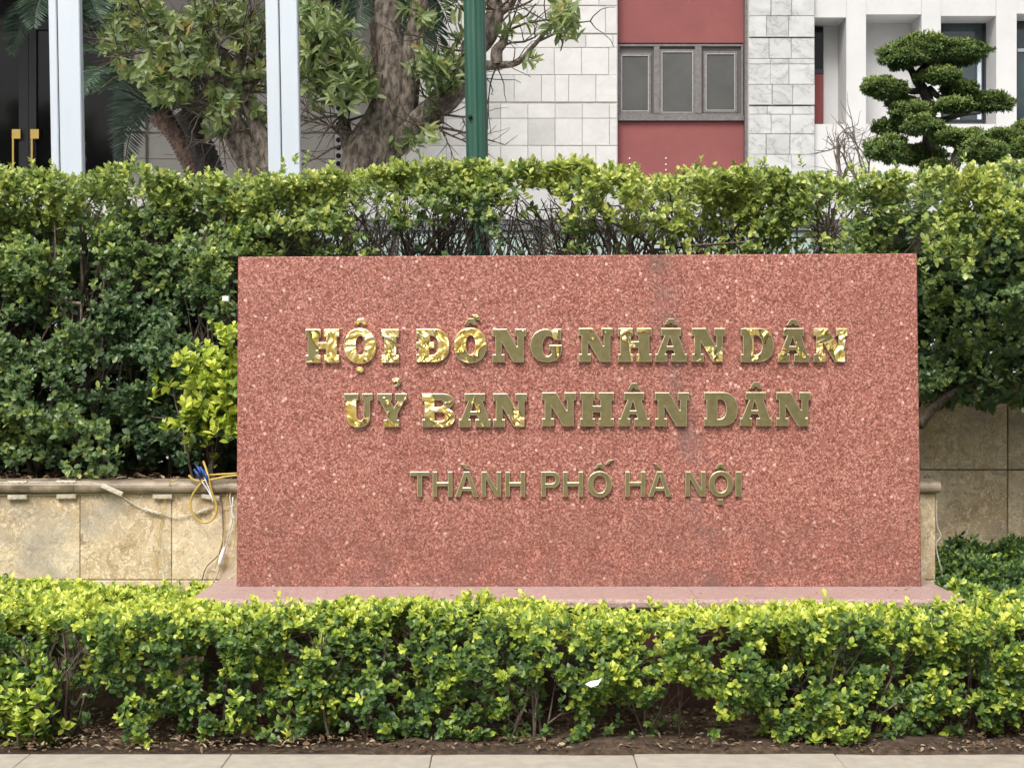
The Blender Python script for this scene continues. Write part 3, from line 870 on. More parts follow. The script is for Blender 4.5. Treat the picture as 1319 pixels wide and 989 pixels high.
def glazed(x0, x1, y0, y1, mull, gl=M['glass']):
    x0, x1, y0, y1 = deep(x0), deep(x1), deepy(y0), deepy(y1)
    mull = [(deep(a), deep(b), deepy(c), deepy(e)) for a, b, c, e in mull]
    d_ = RYC - 0.02
    wn_ = MB().box(bx(x0), bx(x1), d_, d_ + 0.035, bz(y1), bz(y0)).build('window', gl, bld)
    ring(x0 - .4, x1 + .4, y0 - .4, y1 + .4, 3.0, d_ - 0.03, d_ - 0.001).build('frame', M['doorframe'], wn_)
    for (a, b, c, e) in mull:
        MB().box(bx(a), bx(b), d_ - 0.026, d_ - 0.002, bz(e), bz(c)).build('mullion', M['whitemetal'] if b - a > 3 else M['greydark'], wn_)
    return wn_
glazed(1211, 1268, 29.5, 158.5, [(1231, 1234.5, 95, 155), (1257.5, 1262.5, 78, 155)])
glazed(1306, 1366, 28, 158.5, [(1309, 1363, 64, 68)])
glazed(1404, 1466, 28, 158.5, [(1407, 1463, 64, 68)])
MB().box(bx(deep(1040)), bx(deep(1060)), RYC - 0.03, RYC + 0.01, bz(deepy(90)), bz(deepy(36))).build('window', M['doorglass'], bld)
MB().box(bx(deep(1040)), bx(deep(1060)), RYC - 0.04, RYC + 0.012, bz(deepy(96)), bz(deepy(90.3))).build('window_sill', M['doorframe'], bld)
MB().box(bx(deep(1040)), bx(deep(1060)), RYC - 0.03, RYC + 0.012, bz(deepy(159.7)), bz(deepy(96.3))).build('red_panel', M['redsteel'], bld)
# recessed entrance porch on the left, under a flat canopy
EY = BYF + 1.2
ED = EY - CAMY
def ex(p_): return (p_ - CX) / FPX * ED
def ez(p_): return CAMZ - (p_ - HY) / FPX * ED
porch = MB().box(ex(-500), ex(520), EY + 0.03, EY + 0.4, 0.93, 9.0).build('porch_wall', M['grout'], bld)
for x0, x1 in ((160.5, 189), (191, 243), (243, 283), (283, 330), (330, 382), (382, 431), (449, 500)):
    for y0, y1 in ((-70, -16), (-16, 38), (38, 90), (90, 132), (132, 170.5), (172.5, 205), (205, 262)):
        MB().bbox(ex(x0) + .003, ex(x1) - .003, EY - (0.06 if x0 < 185 else 0), EY + 0.028, ez(y1) + .003, ez(y0) - .003, 0.004).build('stone_panel', M['grey_panel'], porch)
perf = MB().box(ex(431.3), ex(448.7), EY - 0.015, EY + 0.028, ez(262), ez(-70)).build('perforated_strip', M['marble'], bld)
y = -64
while y < 262:
    for cx in (436.2, 443.8):
        q = Vector((ex(cx), EY - 0.0152, ez(y)))
        MB().tube([q, q + Vector((0, -0.003, 0))], 0.031, 12).build('vent_hole', M['black'], perf)
    y += 10.2
MB().box(ex(-500), ex(520), CAMY + 13.8, EY + 0.03, 6.75, 7.15).build('canopy', M['plaster'], bld)
MB().box(ex(-520), ex(-440), CAMY + 14.0, EY, 2.95, 6.74).build('side_wall', M['plaster'], bld)
# dark glazed doors
for (x0, x1) in ((-190, -92), (-90, -14), (-12, 38.2), (38.8, 88), (90, 159)):
    dr = MB().box(ex(x0), ex(x1), EY - 0.02, EY + 0.02, 2.95, ez(-60)).build('door', M['doorglass'], bld)
    ring_ = MB()
    a, b = ex(x0), ex(x1)
    for z0, z1 in ((2.96, 3.12), (ez(40), ez(32)), (ez(-52), ez(-60))):
        ring_.box(a, b, EY - 0.06, EY - 0.021, z0, z1)
    ring_.box(a, a + 0.09, EY - 0.0605, EY - 0.0212, 2.961, ez(-59.9)).box(b - 0.11, b, EY - 0.0605, EY - 0.0212, 2.961, ez(-59.9))
    ring_.build('frame', M['doorframe'], dr)
    for hx in ((25.3,) if x0 == -12 else (48.8,) if x0 == 38.8 else ()):
        X = ex(hx)
        h_ = MB().box(X - 0.05, X + 0.05, EY - 0.13, EY - 0.061, ez(181), ez(169))
        h_.box(X - 0.045 if hx > 30 else X - 0.05, (X - 0.045 if hx > 30 else X - 0.05) + 0.022, EY - 0.125, EY - 0.10, ez(250), ez(181) - .001)
        h_.build('handle', M['gold'], dr)
# podium in front of the building
DP = 11.4
pod = MB().box(-30, 30, CAMY + DP, EY + 0.3, 0.94, 2.90).build('podium', M['plaster'], bld)
def pz_(p_): return CAMZ - (p_ - HY) / FPX * DP
def px_(p_): return (p_ - CX) / FPX * DP
MB().box(px_(300), px_(1200), CAMY + DP - 0.05, CAMY + DP - 0.002, pz_(297.5), pz_(286)).build('rail_beam', M['greydark'], pod)
xx = 330
while xx < 1180:
    MB().box(px_(xx + 3), px_(xx + 57), CAMY + DP - 0.02, CAMY + DP - 0.003, pz_(420), pz_(298.5)).build('glass_panel', M['paleglass'], pod)
    MB().box(px_(xx - 3), px_(xx + 2.5), CAMY + DP - 0.04, CAMY + DP - 0.003, pz_(420), pz_(298)).build('post', M['greydark'], pod)
    xx += 60
MB().box(px_(300), px_(1200), CAMY + DP - 0.03, CAMY + DP - 0.003, pz_(284.2), pz_(283)).build('trim_line', M['greydark'], pod)

# ------------------------------------------------------------------ posts
def white_post(x0, x1, xs, lab):
    d = 10.2
    lean = 4
    a, b = P(x0 + lean, 215, d), P(x1 + lean, 215, d)
    tdx = P(x0, 0, d).x - a.x; tz = P(0, 0, d).z - a.z
    t_ = thing('white_post', ((a.x + b.x) / 2, a.y + .1, 0.93), lab, 'post', 'white posts behind the hedge')
    def lx(X, z): return X + tdx * (z - a.z) / tz
    def slab_(X0, X1, y0, y1, z0, z1):
        m_ = MB(); c = 0.006
        v = []
        for z in (z0, z1):
            v += [(lx(X0, z), y1, z), (lx(X0, z), y0 + c, z), (lx(X0 + c, z), y0, z), (lx(X1 - c, z), y0, z), (lx(X1, z), y0 + c, z), (lx(X1, z), y1, z)]
        f = [(i, (i + 1) % 6, (i + 1) % 6 + 6, i + 6) for i in range(6)] + [tuple(reversed(range(6))), tuple(range(6, 12))]
        return m_.add(v, f)
    s_ = P(xs + lean, 0, d).x
    slab_(a.x, s_ - 0.004, a.y, a.y + 0.07, 0.93, 6.2).build('channel', M['whitemetal'], t_)
    slab_(s_ + 0.004, b.x, a.y, a.y + 0.07, 0.93, 6.2).build('column', M['whitemetal'], t_)
    slab_(s_ - 0.0035, s_ + 0.0035, a.y + 0.015, a.y + 0.065, 0.935, 6.19).build('seam', M['seam'], t_)
    slab_(a.x - 0.01, b.x + 0.01, a.y - 0.01, a.y + 0.08, 6.202, 6.23).build('cap', M['whitemetal'], t_)
white_post(62, 102, 73, 'tall white metal post beside the dark glass doors with gold handles')
white_post(341.5, 382.5, 359, 'tall white metal post beside the thick tree trunk')
d = 9.7
q0, q1 = P(617, 330, d), P(611, 0, d)
dirv = (q1 - q0).normalized()
t = thing('green_pole', (q0.x, q0.y, 0.93), 'dark green fluted steel pole in front of the tree limb', 'pole')
base = q0 + dirv * ((0.93 - q0.z) / dirv.z)
m_ = MB()
N_ = 24
vs = []
for h in (0.0, 5.2):
    c_ = base + dirv * h
    for k in range(N_):
        a = 2 * math.pi * k / N_
        r_ = 0.067 - 0.003 * h / 5 + (0.0035 if k % 3 == 0 else (-0.0035 if k % 3 == 1 else 0))
        vs.append(c_ + Vector((math.cos(a) * r_, math.sin(a) * r_, 0)))
m_.add(vs, [(k, (k + 1) % N_, (k + 1) % N_ + N_, k + N_) for k in range(N_)] + [tuple(range(N_, 2 * N_))])
m_.build('shaft', M['green'], t)
MB().tube([base + Vector((0, 0, -.01)), base + Vector((0, 0, .05))], 0.14, 20).build('base_plate', M['green'], t)
hh_ = P(605.5, 151, d - 0.062)
MB().tube([hh_, hh_ + Vector((0, -0.012, 0))], 0.014, 10).build('bolt', M['black'], t)

# ------------------------------------------------------------------ trees behind the hedge
def pathp(pts, d, dd=0.0):
    return [P(x, y, d + (q[0] if q else 0)) for x, y, *q in pts]
LIMBS = []
def limb(mb, pts, rad, d, n=8, sub=4):
    w_ = smooth_path(pathp(pts, d), sub)
    LIMBS.append(w_)
    mb.tube(w_, lerp_list(rad, len(w_)), n, cap=False)
    return w_

def leaf_spots(spots, n, rng, d):
    """random shoot positions inside elliptical clumps given as (cx, cy, rx, ry, weight, depth)"""
    C = []
    tot = sum(s_[4] for s_ in spots)
    for (cx, cy, rx, ry, w_, dd) in spots:
        k = max(1, int(n * w_ / tot))
        q = rng.normal(size=(k, 3)); q /= np.linalg.norm(q, axis=1, keepdims=True)
        q *= rng.random((k, 1)) ** 0.4
        for a in q:
            C.append(P(cx + a[0] * rx, cy + a[1] * ry, d + dd + a[2] * 0.45))
    return np.array(C)

# broad-leaved tree with the thick trunk
LIMBS.clear()
rng = np.random.default_rng(21)
d = 12.0
b0 = P(478, 250, d)
t = thing('leafy_tree', (b0.x, b0.y, 2.9), 'broadleaf tree with thick forked trunk and crooked bare limb behind green pole', 'tree')
m_ = MB()
limb(m_, [(482, 252), (476, 218), (482, 190), (494, 160), (503, 125), (505, 80), (499, 20), (497, -60), (490, -150)], [.30, .235, .215, .17, .135, .11, .10, .085, .05], d, 10)
limb(m_, [(500, 180), (520, 140), (527, 100), (531, 60), (540, 10), (550, -70)], [.14, .11, .09, .085, .07, .03], d, 8)
limb(m_, [(496, 188), (530, 165), (556, 143), (577, 128), (590, 108), (596, 88), (612, 66), (628, 45), (638, 15), (633, -20), (640, -70)], [.15, .12, .10, .095, .10, .08, .075, .08, .07, .05, .03], d, 8)
limb(m_, [(612, 88), (626, 85), (648, 84), (668, 80), (685, 62), (706, 38), (720, 22), (728, 14)], [.05, .042, .03, .024, .018, .014, .01, .006], d, 6)
limb(m_, [(640, 83), (640, 66), (648, 55), (652, 36)], [.05, .05, .04, .025], d, 6)
limb(m_, [(636, 20), (655, 8), (668, -10)], [.05, .03, .02], d, 6)
limb(m_, [(455, 200), (447, 180), (443, 150), (452, 122), (440, 96)], [.08, .06, .05, .035, .02], d, 6)
limb(m_, [(560, 140), (562, 152), (566, 160)], [.06, .055, .045], d, 6)
m_.build('trunk', M['bark'], t)
tw = MB()
for i in range(32):
    w_ = LIMBS[rng.integers(0, len(LIMBS))]
    a = w_[rng.integers(2, len(w_))]
    grow(tw, a, (rng.normal(-.2, 1), rng.normal(-.2, .4), rng.normal(0.1, .5)), rng.uniform(.35, .75), .011, 1, rng, .6, 4, .1, 4, .25)
for (xa, ya, xb, yb) in ((446, 150, 392, 148), (446, 140, 398, 110), (447, 165, 400, 160), (452, 120, 410, 60), (448, 130, 420, 95), (560, 145, 610, 150), (545, 160, 640, 172), (550, 158, 590, 190), (585, 110, 560, 80), (500, 170, 440, 172)):
    a, b = P(xa, ya, d - .1), P(xb, yb, d - .15)
    grow(tw, a, b - a, (b - a).length, .013, 2, rng, .55, 4, .1, 4, .12)
for (xa, ya, xb, yb) in ((668, 80, 700, 70), (690, 55, 735, 25), (700, 45, 715, 15), (660, 30, 690, 5), (706, 38, 745, 20), (720, 40, 722, 66)):
    tw.tube([P(xa, ya, d), P((xa + xb) / 2 + 4, (ya + yb) / 2 + 3, d), P(xb, yb, d)], [.012, .008, .005], 4)
tw.build('twigs', M['twig'], t)['kind'] = 'stuff'
sp = [(420, 50, 38, 38, 2.8, -.1), (402, 95, 22, 42, 1.8, 0), (448, 95, 36, 34, 2.2, -.2), (395, 20, 20, 25, .8, .1), (552, 88, 26, 22, 1.2, -.2), (580, 92, 14, 22, .6, 0), (455, 130, 40, 16, .7, -.2),
      (562, 130, 28, 20, .4, 0), (530, 182, 66, 14, .5, -.2), (724, 22, 24, 22, .75, 0), (735, 40, 14, 20, .25, 0), (540, 20, 22, 26, .6, .1), (600, 45, 10, 30, .25, 0), (655, 30, 26, 24, .2, 0), (670, 80, 30, 14, .12, 0), (600, 0, 30, 16, .3, 0), (455, -50, 80, 30, 2, .2), (570, -60, 70, 40, 1.5, .2)]
C = leaf_spots(sp, 400, rng, d)
A = rng.normal(size=(len(C), 3)) + np.array([0, -0.4, 0.5])
arr = sprigs(C, A, rng.normal(0.45, 0.16, len(C)), k=8, l=0.118, w=0.0185, twig=0.07, spread=1.0, up=.5, jit=.28, tv=.15, tip=.1, rng=rng)
pk = pick_front(arr, 200, lambda p: p[:, 1] < CAMY + d + 0.1, (390, 0, 760, 200), rng)
foliage(arr, M['leaf_tree'], t, pick=pk, key='tree')

# loose tree between the white posts
LIMBS.clear()
rng = np.random.default_rng(22)
d = 12.3
b0 = P(332, 250, d)
t = thing('leafy_tree', (b0.x, b0.y, 2.9), 'loose broadleaf tree with slender leaning trunks between the white posts', 'tree')
m_ = MB()
limb(m_, [(338, 250), (328, 212), (312, 186), (302, 150), (305, 120), (303, 92), (288, 70), (270, 52), (245, 40)], [.11, .10, .075, .06, .055, .05, .038, .028, .015], d, 8)
limb(m_, [(344, 250), (345, 205), (332, 165), (318, 135), (306, 112)], [.10, .09, .07, .055, .045], d, 8)
limb(m_, [(334, 226), (310, 205), (297, 180), (284, 155), (276, 130)], [.08, .06, .05, .035, .02], d, 7)
limb(m_, [(303, 100), (312, 60), (310, 20), (318, -50)], [.06, .05, .04, .02], d, 6)
limb(m_, [(300, 110), (265, 95), (235, 75), (205, 60)], [.04, .03, .022, .012], d, 6)
limb(m_, [(310, 120), (330, 105), (338, 80)], [.035, .025, .015], d, 5)
m_.build('trunk', M['bark'], t)
tw = MB()
for i in range(60):
    w_ = LIMBS[rng.integers(0, len(LIMBS))]
    a = w_[rng.integers(len(w_) // 2, len(w_))]
    grow(tw, a, (rng.normal(-.3, .8), rng.normal(-.2, .4), rng.normal(0.2, .5)), rng.uniform(.35, .7), .010, 1, rng, .6, 4, .1, 4, .22)
for (xa, ya, xb, yb) in ((245, 40, 170, 20), (235, 75, 150, 60), (265, 95, 195, 110), (300, 60, 340, 20), (300, 110, 240, 135)):
    a, b = P(xa, ya, d), P(xb, yb, d - .1)
    grow(tw, a, b - a, (b - a).length, .014, 2, rng, .5, 4, .1, 4, .12)
tw.build('twigs', M['twig'], t)['kind'] = 'stuff'
sp = [(230, 30, 70, 40, 4, -.1), (170, 25, 40, 35, 1.6, 0), (150, 55, 28, 25, .8, 0), (190, 90, 45, 22, 1.3, -.2), (300, 35, 45, 45, 2.4, 0), (250, 90, 50, 32, 1.8, -.2), (205, 118, 18, 20, .5, -.3), (240, 125, 18, 20, .5, -.2),
      (285, 135, 22, 28, 1.2, -.2), (320, 95, 25, 50, 1.5, 0), (335, 150, 12, 30, .4, 0), (280, 165, 14, 14, .3, -.1), (230, -40, 90, 35, 3, .2)]
C = leaf_spots(sp, 300, rng, d)
A = rng.normal(size=(len(C), 3)) + np.array([0, -0.4, -0.15])
arr = sprigs(C, A, rng.normal(0.52, 0.16, len(C)), k=8, l=0.10, w=0.0215, twig=0.07, spread=1.0, up=.4, jit=.3, tv=.17, tip=.1, rng=rng)
pk = pick_front(arr, 150, lambda p: p[:, 1] < CAMY + d + 0.1, (105, 0, 345, 200), rng)
foliage(arr, M['leaf_tree'], t, pick=pk, key='tree')

# palms
def frond_arrays(root, az, el, length, rng, droop=1.0, leaf=0.26, n=44):
    d0 = np.array([math.cos(az) * math.cos(el), math.sin(az) * math.cos(el), math.sin(el)])
    pts = []; p = np.array(root, float); dv = d0.copy()
    for i in range(n):
        pts.append(p.copy()); p = p + dv * length / n
        dv = unit(dv + np.array([0, 0, -0.045 * droop * (0.4 + i / n)]))
    pts = np.array(pts)
    tan = unit(np.gradient(pts, axis=0))
    side = unit(np.cross(tan, np.array([0, 0, 1.0])))
    upv = np.cross(side, tan)
    a = []
    s_ = np.arange(n) / n
    ll = leaf * np.clip(np.sin(np.pi * (0.12 + 0.86 * s_)) + 0.15, 0.1, 1.1)
    for sg in (-1, 1):
        D = unit(side * sg * 0.8 + tan * 0.62 + upv * 0.25 + rng.normal(0, .07, (n, 3)) + np.array([0, 0, -0.12]))
        a.append([pts[3:], D[3:], unit(upv + side * sg * -0.5)[3:], ll[3:], np.full(n, 0.0085)[3:], np.clip(rng.normal(.5, .25, n), 0, 1)[3:]])
    return pts, cat(a)
def palm(trunk, rad, d, nf, lab, mat, seed, length=1.1, fl=(0.1, 0.9), tilt=0.6):
    rng = np.random.default_rng(seed)
    w_ = smooth_path(pathp(trunk, d), 5)
    b_ = w_[0]
    t = thing('palm_tree', (b_.x, b_.y, b_.z), lab, 'palm', 'palms by the entrance')
    rr = lerp_list(rad, len(w_))
    mb = MB()
    pts2, r2 = [], []
    for i in range(len(w_) - 1):                         # ringed leaf scars
        for k in range(3):
            pts2.append(w_[i].lerp(w_[i + 1], k / 3)); r2.append(rr[i] * (1.0, 1.10, 0.94)[k])
    mb.tube(pts2, r2, 10)
    mb.build('trunk', mat, t)
    top = w_[-1]
    for k in range(nf):
        az = 2 * math.pi * (k * 0.381966) + rng.normal(0, .2)
        el = rng.uniform(*fl)
        pts, a = frond_arrays(top, az, el, length * rng.uniform(.8, 1.15), rng, droop=rng.uniform(.7, 1.5), leaf=length * 0.24)
        fo = link_obj('frond', leaves_mesh(*a), M['leaf_palm'], t)
        MB().tube([Vector(q) for q in pts[::6]], lerp_list([.014, .004], len(pts[::6])), 4).build('midrib', M['leaf_palm'], fo)
palm([(262, 250), (252, 218), (238, 192), (224, 170), (203, 145)], [.11, .10, .09, .085, .10], 13.2, 15, 'leaning palm with pinkish ringed trunk', M['palmbark'], 31, 1.0, (.25, 1.2))
palm([(276, 250), (269, 215), (258, 185), (249, 164), (238, 142)], [.12, .11, .10, .095, .10], 13.0, 12, 'leaning palm with blackened trunk', M['darkbark'], 32, 0.7, (.35, 1.2))
palm([(500, 250), (498, 150), (492, 40), (488, -60)], [.13, .12, .11, .11], 14.2, 22, 'taller palm standing behind the thick tree trunk', M['palmbark'], 33, 1.2, (-.7, .6))
palm([(95, 250), (92, 150), (86, 30), (84, -20)], [.12, .11, .10, .10], 14.4, 14, 'dark palm in front of the glazed entrance', M['darkbark'], 34, 1.0, (-.3, .7))

# cloud-pruned trees
def cloud_tree(lab, pads, limbs, d, seed, base):
    rng = np.random.default_rng(seed)
    t = thing('cloud_pruned_tree', base, lab, 'tree', 'cloud pruned trees')
    m_ = MB()
    for pts, rad in limbs:
        w_ = smooth_path([P(1030 + .2427 * u, .2427 * v, d + dz) for u, v, dz in pts], 4)
        m_.tube(w_, lerp_list(rad, len(w_)), 7, cap=False)
    m_.build('trunk', M['darkbark'], t)
    s_ = .2427 / FPX * d
    for (u, v, ru, rv, dz) in pads:
        c = np.array(P(1030 + .2427 * u, .2427 * v, d + dz))
        ru, rv = ru * 1.08, rv * 1.10
        n = int(620 * (ru * rv) / 5000) + 380
        q = unit(rng.normal(size=(n, 3)))
        lum = make_noise(int(u), 4.5)(q * 0.9) * 0.17
        q[:, 2] = np.where(q[:, 2] < 0, q[:, 2] * 0.55, q[:, 2])
        rr = (rng.random(n) ** 0.22 + lum)[:, None]
        C = c + q * rr * np.array([ru * s_, ru * s_ * 0.8, rv * s_])
        A = unit(q + np.array([0, -.1, .7]) + rng.normal(0, .3, (n, 3)))
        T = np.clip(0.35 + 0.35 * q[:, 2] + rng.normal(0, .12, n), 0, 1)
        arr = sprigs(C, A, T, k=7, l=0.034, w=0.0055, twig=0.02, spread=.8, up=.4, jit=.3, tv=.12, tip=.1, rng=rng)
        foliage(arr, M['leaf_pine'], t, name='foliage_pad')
pads = [(690, 285, 225, 75, 0), (560, 320, 110, 55, -.15), (820, 315, 120, 60, .1), (440, 478, 112, 50, -.1), (735, 415, 85, 40, -.15), (850, 482, 78, 40, 0), (1010, 553, 118, 52, .1), (830, 570, 88, 38, -.2), (545, 556, 68, 32, .1),
        (600, 612, 102, 55, -.1), (655, 680, 90, 52, -.3), (480, 685, 68, 38, 0), (470, 812, 98, 66, -.15), (630, 835, 115, 55, .1), (725, 890, 60, 25, -.2)]
limbs = [([(685, 960, 0), (682, 850, 0), (690, 720, 0), (692, 620, 0), (684, 540, 0), (662, 485, 0), (625, 430, 0), (600, 385, 0), (570, 350, 0)], [.075, .062, .055, .05, .048, .045, .04, .03, .02]),
         ([(618, 420, 0), (640, 380, 0), (690, 335, 0), (740, 310, 0)], [.035, .03, .025, .02]),
         ([(650, 480, 0), (590, 485, 0), (540, 470, 0), (470, 480, 0)], [.03, .026, .02, .012]),
         ([(685, 470, 0), (730, 510, -.05), (760, 520, 0), (850, 500, 0)], [.03, .025, .02, .012]),
         ([(692, 640, 0), (760, 640, 0), (850, 610, 0), (960, 600, 0)], [.03, .028, .022, .012]),
         ([(690, 660, 0), (640, 650, 0), (600, 630, 0)], [.03, .025, .015]),
         ([(686, 800, 0), (620, 790, 0), (520, 760, 0), (480, 720, 0)], [.03, .028, .02, .012])]
d = 12.3
b0 = P(1030 + .2427 * 685, 233, d)
cloud_tree('tall cloud pruned tree with flat green pads before the white windows', pads, limbs, d, 41, (b0.x, b0.y, 2.9))
pads = [(840, 742, 118, 48, 0), (970, 818, 108, 66, -.2), (1100, 735, 108, 44, .1), (1190, 800, 58, 55, -.1), (1270, 760, 90, 50, 0), (1330, 840, 110, 60, -.1), (1230, 690, 80, 36, .1)]
limbs = [([(800, 960, 0), (815, 860, 0), (835, 800, 0), (860, 770, 0)], [.03, .028, .024, .018]), ([(815, 950, 0), (850, 850, 0), (900, 790, 0), (1000, 760, 0)], [.028, .026, .022, .015]),
         ([(1140, 960, 0), (1145, 860, 0), (1130, 800, 0), (1110, 760, 0)], [.025, .022, .018, .012]), ([(1160, 950, 0), (1210, 850, 0), (1270, 800, 0), (1330, 810, 0)], [.028, .025, .02, .015]),
         ([(950, 940, 0), (965, 880, 0), (960, 830, 0)], [.02, .02, .015])]
d = 12.0
b0 = P(1030 + .2427 * 900, 233, d)
cloud_tree('low spreading cloud pruned tree with several small rounded green pads', pads, limbs, d, 42, (b0.x, b0.y, 2.9))

# bare twiggy shrubs next to the cloud tree
rng = np.random.default_rng(51)
for (u, lab) in ((245, 'bare twiggy shrub in front of the white parapet'), (345, 'bare twiggy shrub touching the cloud pruned tree')):
    d = 12.4
    b_ = P(1030 + .2427 * u, 236, d)
    t = thing('bare_shrub', (b_.x, b_.y, 2.9), lab, 'shrub', 'bare shrubs')
    for k in range(3):
        m_ = MB()
        grow(m_, (b_.x + rng.normal(0, .03), b_.y + rng.normal(0, .03), 2.9), (rng.normal(0, .35), rng.normal(0, .2), 1), rng.uniform(.42, .56), .013, 2, rng, .5, 4, .2, 4, .14)
        m_.build('stem', M['twig_pale'], t)

# ------------------------------------------------------------------ street trees over the road (they mirror in brass and glass)
rng = np.random.default_rng(61)
for i, (x, y, h, labx) in enumerate(((-17, -24, 11, 'tall street tree across the road facing the office entrance'), (-8.5, -23, 9.5, 'rounded street tree across the road facing the white posts'), (0.5, -25, 12, 'tallest street tree across the road facing the sign'),
                                     (9, -23.5, 10, 'rounded street tree across the road facing the red window bay'), (18, -24, 11, 'tall street tree across the road facing the white wing'))):
    t = thing('street_tree', (x, y, -0.14), labx, 'tree', 'street trees across the road')
    m_ = MB()
    m_.tube([(x, y, -.14), (x + .1, y, 1.5), (x - .05, y + .1, 3.2), (x, y, h * .55)], [.32, .26, .22, .12], 9)
    for k in range(6):
        a = k * 1.05
        m_.tube([(x, y, 2.8 + .2 * k), (x + math.cos(a) * 1.3, y + math.sin(a) * 1.3, 4.4 + .2 * k), (x + math.cos(a) * 2.4, y + math.sin(a) * 2.4, 5.6 + .3 * k)], [.13, .09, .04], 6)
    m_.build('trunk', M['bark'], t)
    n = 1500
    q = unit(rng.normal(size=(n, 3))) * (rng.random((n, 1)) ** 0.35)
    q *= (1 + 0.18 * make_noise(70 + i, 2.5)(q))[:, None]
    C = np.array([x, y, h * .60]) + q * np.array([4.3, 3.4, h * .38])
    arr = sprigs(C, q + rng.normal(0, .5, (n, 3)), np.clip(rng.normal(.35, .2, n), 0, 1), k=6, l=0.42, w=0.13, twig=.3, spread=1, jit=.3, rng=rng)
    foliage(arr, M['leaf_rear'], t, name='crown')

# ------------------------------------------------------------------ rear hedge
rng = np.random.default_rng(71)
def inell(x, y, e):
    return ((x - e[0]) / e[2]) ** 2 + ((y - e[1]) / e[3]) ** 2
nz1, nz2, nz3 = make_noise(81, 3.2), make_noise(82, 8.0), make_noise(83, 16.0)
def proj(p):
    d = p[:, 1] - CAMY
    return CX + p[:, 0] / d * FPX, HY - (p[:, 2] - CAMZ) / d * FPX
HTOP = 2.58
hedge = thing('hedge', (0, 1.1, 0.955), 'tall clipped hedge behind the red sign', 'hedge')
def rear_front(p):
    """depth of the hedge face at (x, z)"""
    x, z = p[:, 0], p[:, 2]
    y = 0.70 + 0.065 * nz1(p * np.array([1, 0, 1])) + 0.055 * nz2(p * np.array([1, 0, 1]))
    left = np.clip((-1.15 - x) / 0.3, 0, 1)
    y = y - left * 0.20 * np.exp(-((z - 1.55) / 0.45) ** 2)
    right = np.clip((x - 1.95) / 0.15, 0, 1)
    y = y + right * (-0.24 + 0.42 * np.clip((2.0 - z) / 0.35, 0, 1) * np.clip((2.75 - x) / 0.3, 0.1, 1))
    return y
def rear_density(p, u):
    x, y = proj(p)
    a = np.ones(len(p))
    low = np.clip((y - 262) / 40, 0, 1)                     # thins out towards the sign's top edge
    mid = (x > 300) & (x < 1190)
    a = np.where(mid, 1 - 0.30 * low, a)
    a = np.where(mid & (x > 480) & (x < 800) & (y > 250), a * 0.38, a)
    for e in ((685, 285, 44, 45), (598, 312, 40, 22), (770, 312, 26, 26), (520, 318, 45, 15)):
        a = np.where(inell(x, y, e) < 1, a * 0.12, a)
    a = np.where((x > 560) & (x < 690) & (y < 268) & (y > 226), np.maximum(a, 0.8), a)
    a = np.where(mid & (y > 345), 0.08, a)
    for e in ((185, 312, 42, 15), (110, 318, 14, 14), (62, 392, 13, 14), (268, 425, 32, 40), (235, 350, 20, 14)):
        a = np.where(inell(x, y, e) < 1, a * 0.22, a)
    bot = np.where(x < 305, 572 + 26 * np.sin(x * 0.035) + 14 * np.sin(x * .11), np.where(x > 1185, 505 + 14 * np.sin(x * .09) + (x - 1240) * .25, 9999))
    bot = np.where(inell(x, y, (118, 590, 34, 60)) < 1, 616, bot)
    a = np.where(y > bot, 0.0, a)
    a = a * np.clip(0.66 + 0.46 * nz2(p) + 0.34 * nz3(p), 0.06, 1)
    return u < a
# shoots on the front face, on the top and inside
n1 = 13000
p1 = np.stack([rng.uniform(-3.4, 3.4, n1), np.zeros(n1), rng.uniform(1.0, HTOP, n1)], 1)
p1[:, 1] = rear_front(p1) + np.abs(rng.normal(0, 0.10, n1))
n1b = 6500                                                   # extra on the left flank and the crest
p1b = np.stack([np.where(rng.random(n1b) < .5, rng.uniform(-3.2, -1.2, n1b), rng.uniform(-3.4, 3.4, n1b)), np.zeros(n1b), rng.uniform(1.0, HTOP, n1b)], 1)
p1b[:, 2] = np.where(p1b[:, 0] > -1.2, rng.uniform(2.25, HTOP, n1b), p1b[:, 2])
p1b[:, 1] = rear_front(p1b) + np.abs(rng.normal(0, 0.07, n1b))
n2 = 5200
p2 = np.stack([rng.uniform(-3.4, 3.4, n2), rng.uniform(0.72, 1.65, n2), np.zeros(n2)], 1)
p2[:, 2] = HTOP - np.abs(rng.normal(0, 0.05, n2))
n3 = 5200
p3 = np.stack([rng.uniform(-3.4, 3.4, n3), rng.uniform(0.8, 1.6, n3), rng.uniform(1.25, HTOP - .1, n3)], 1)
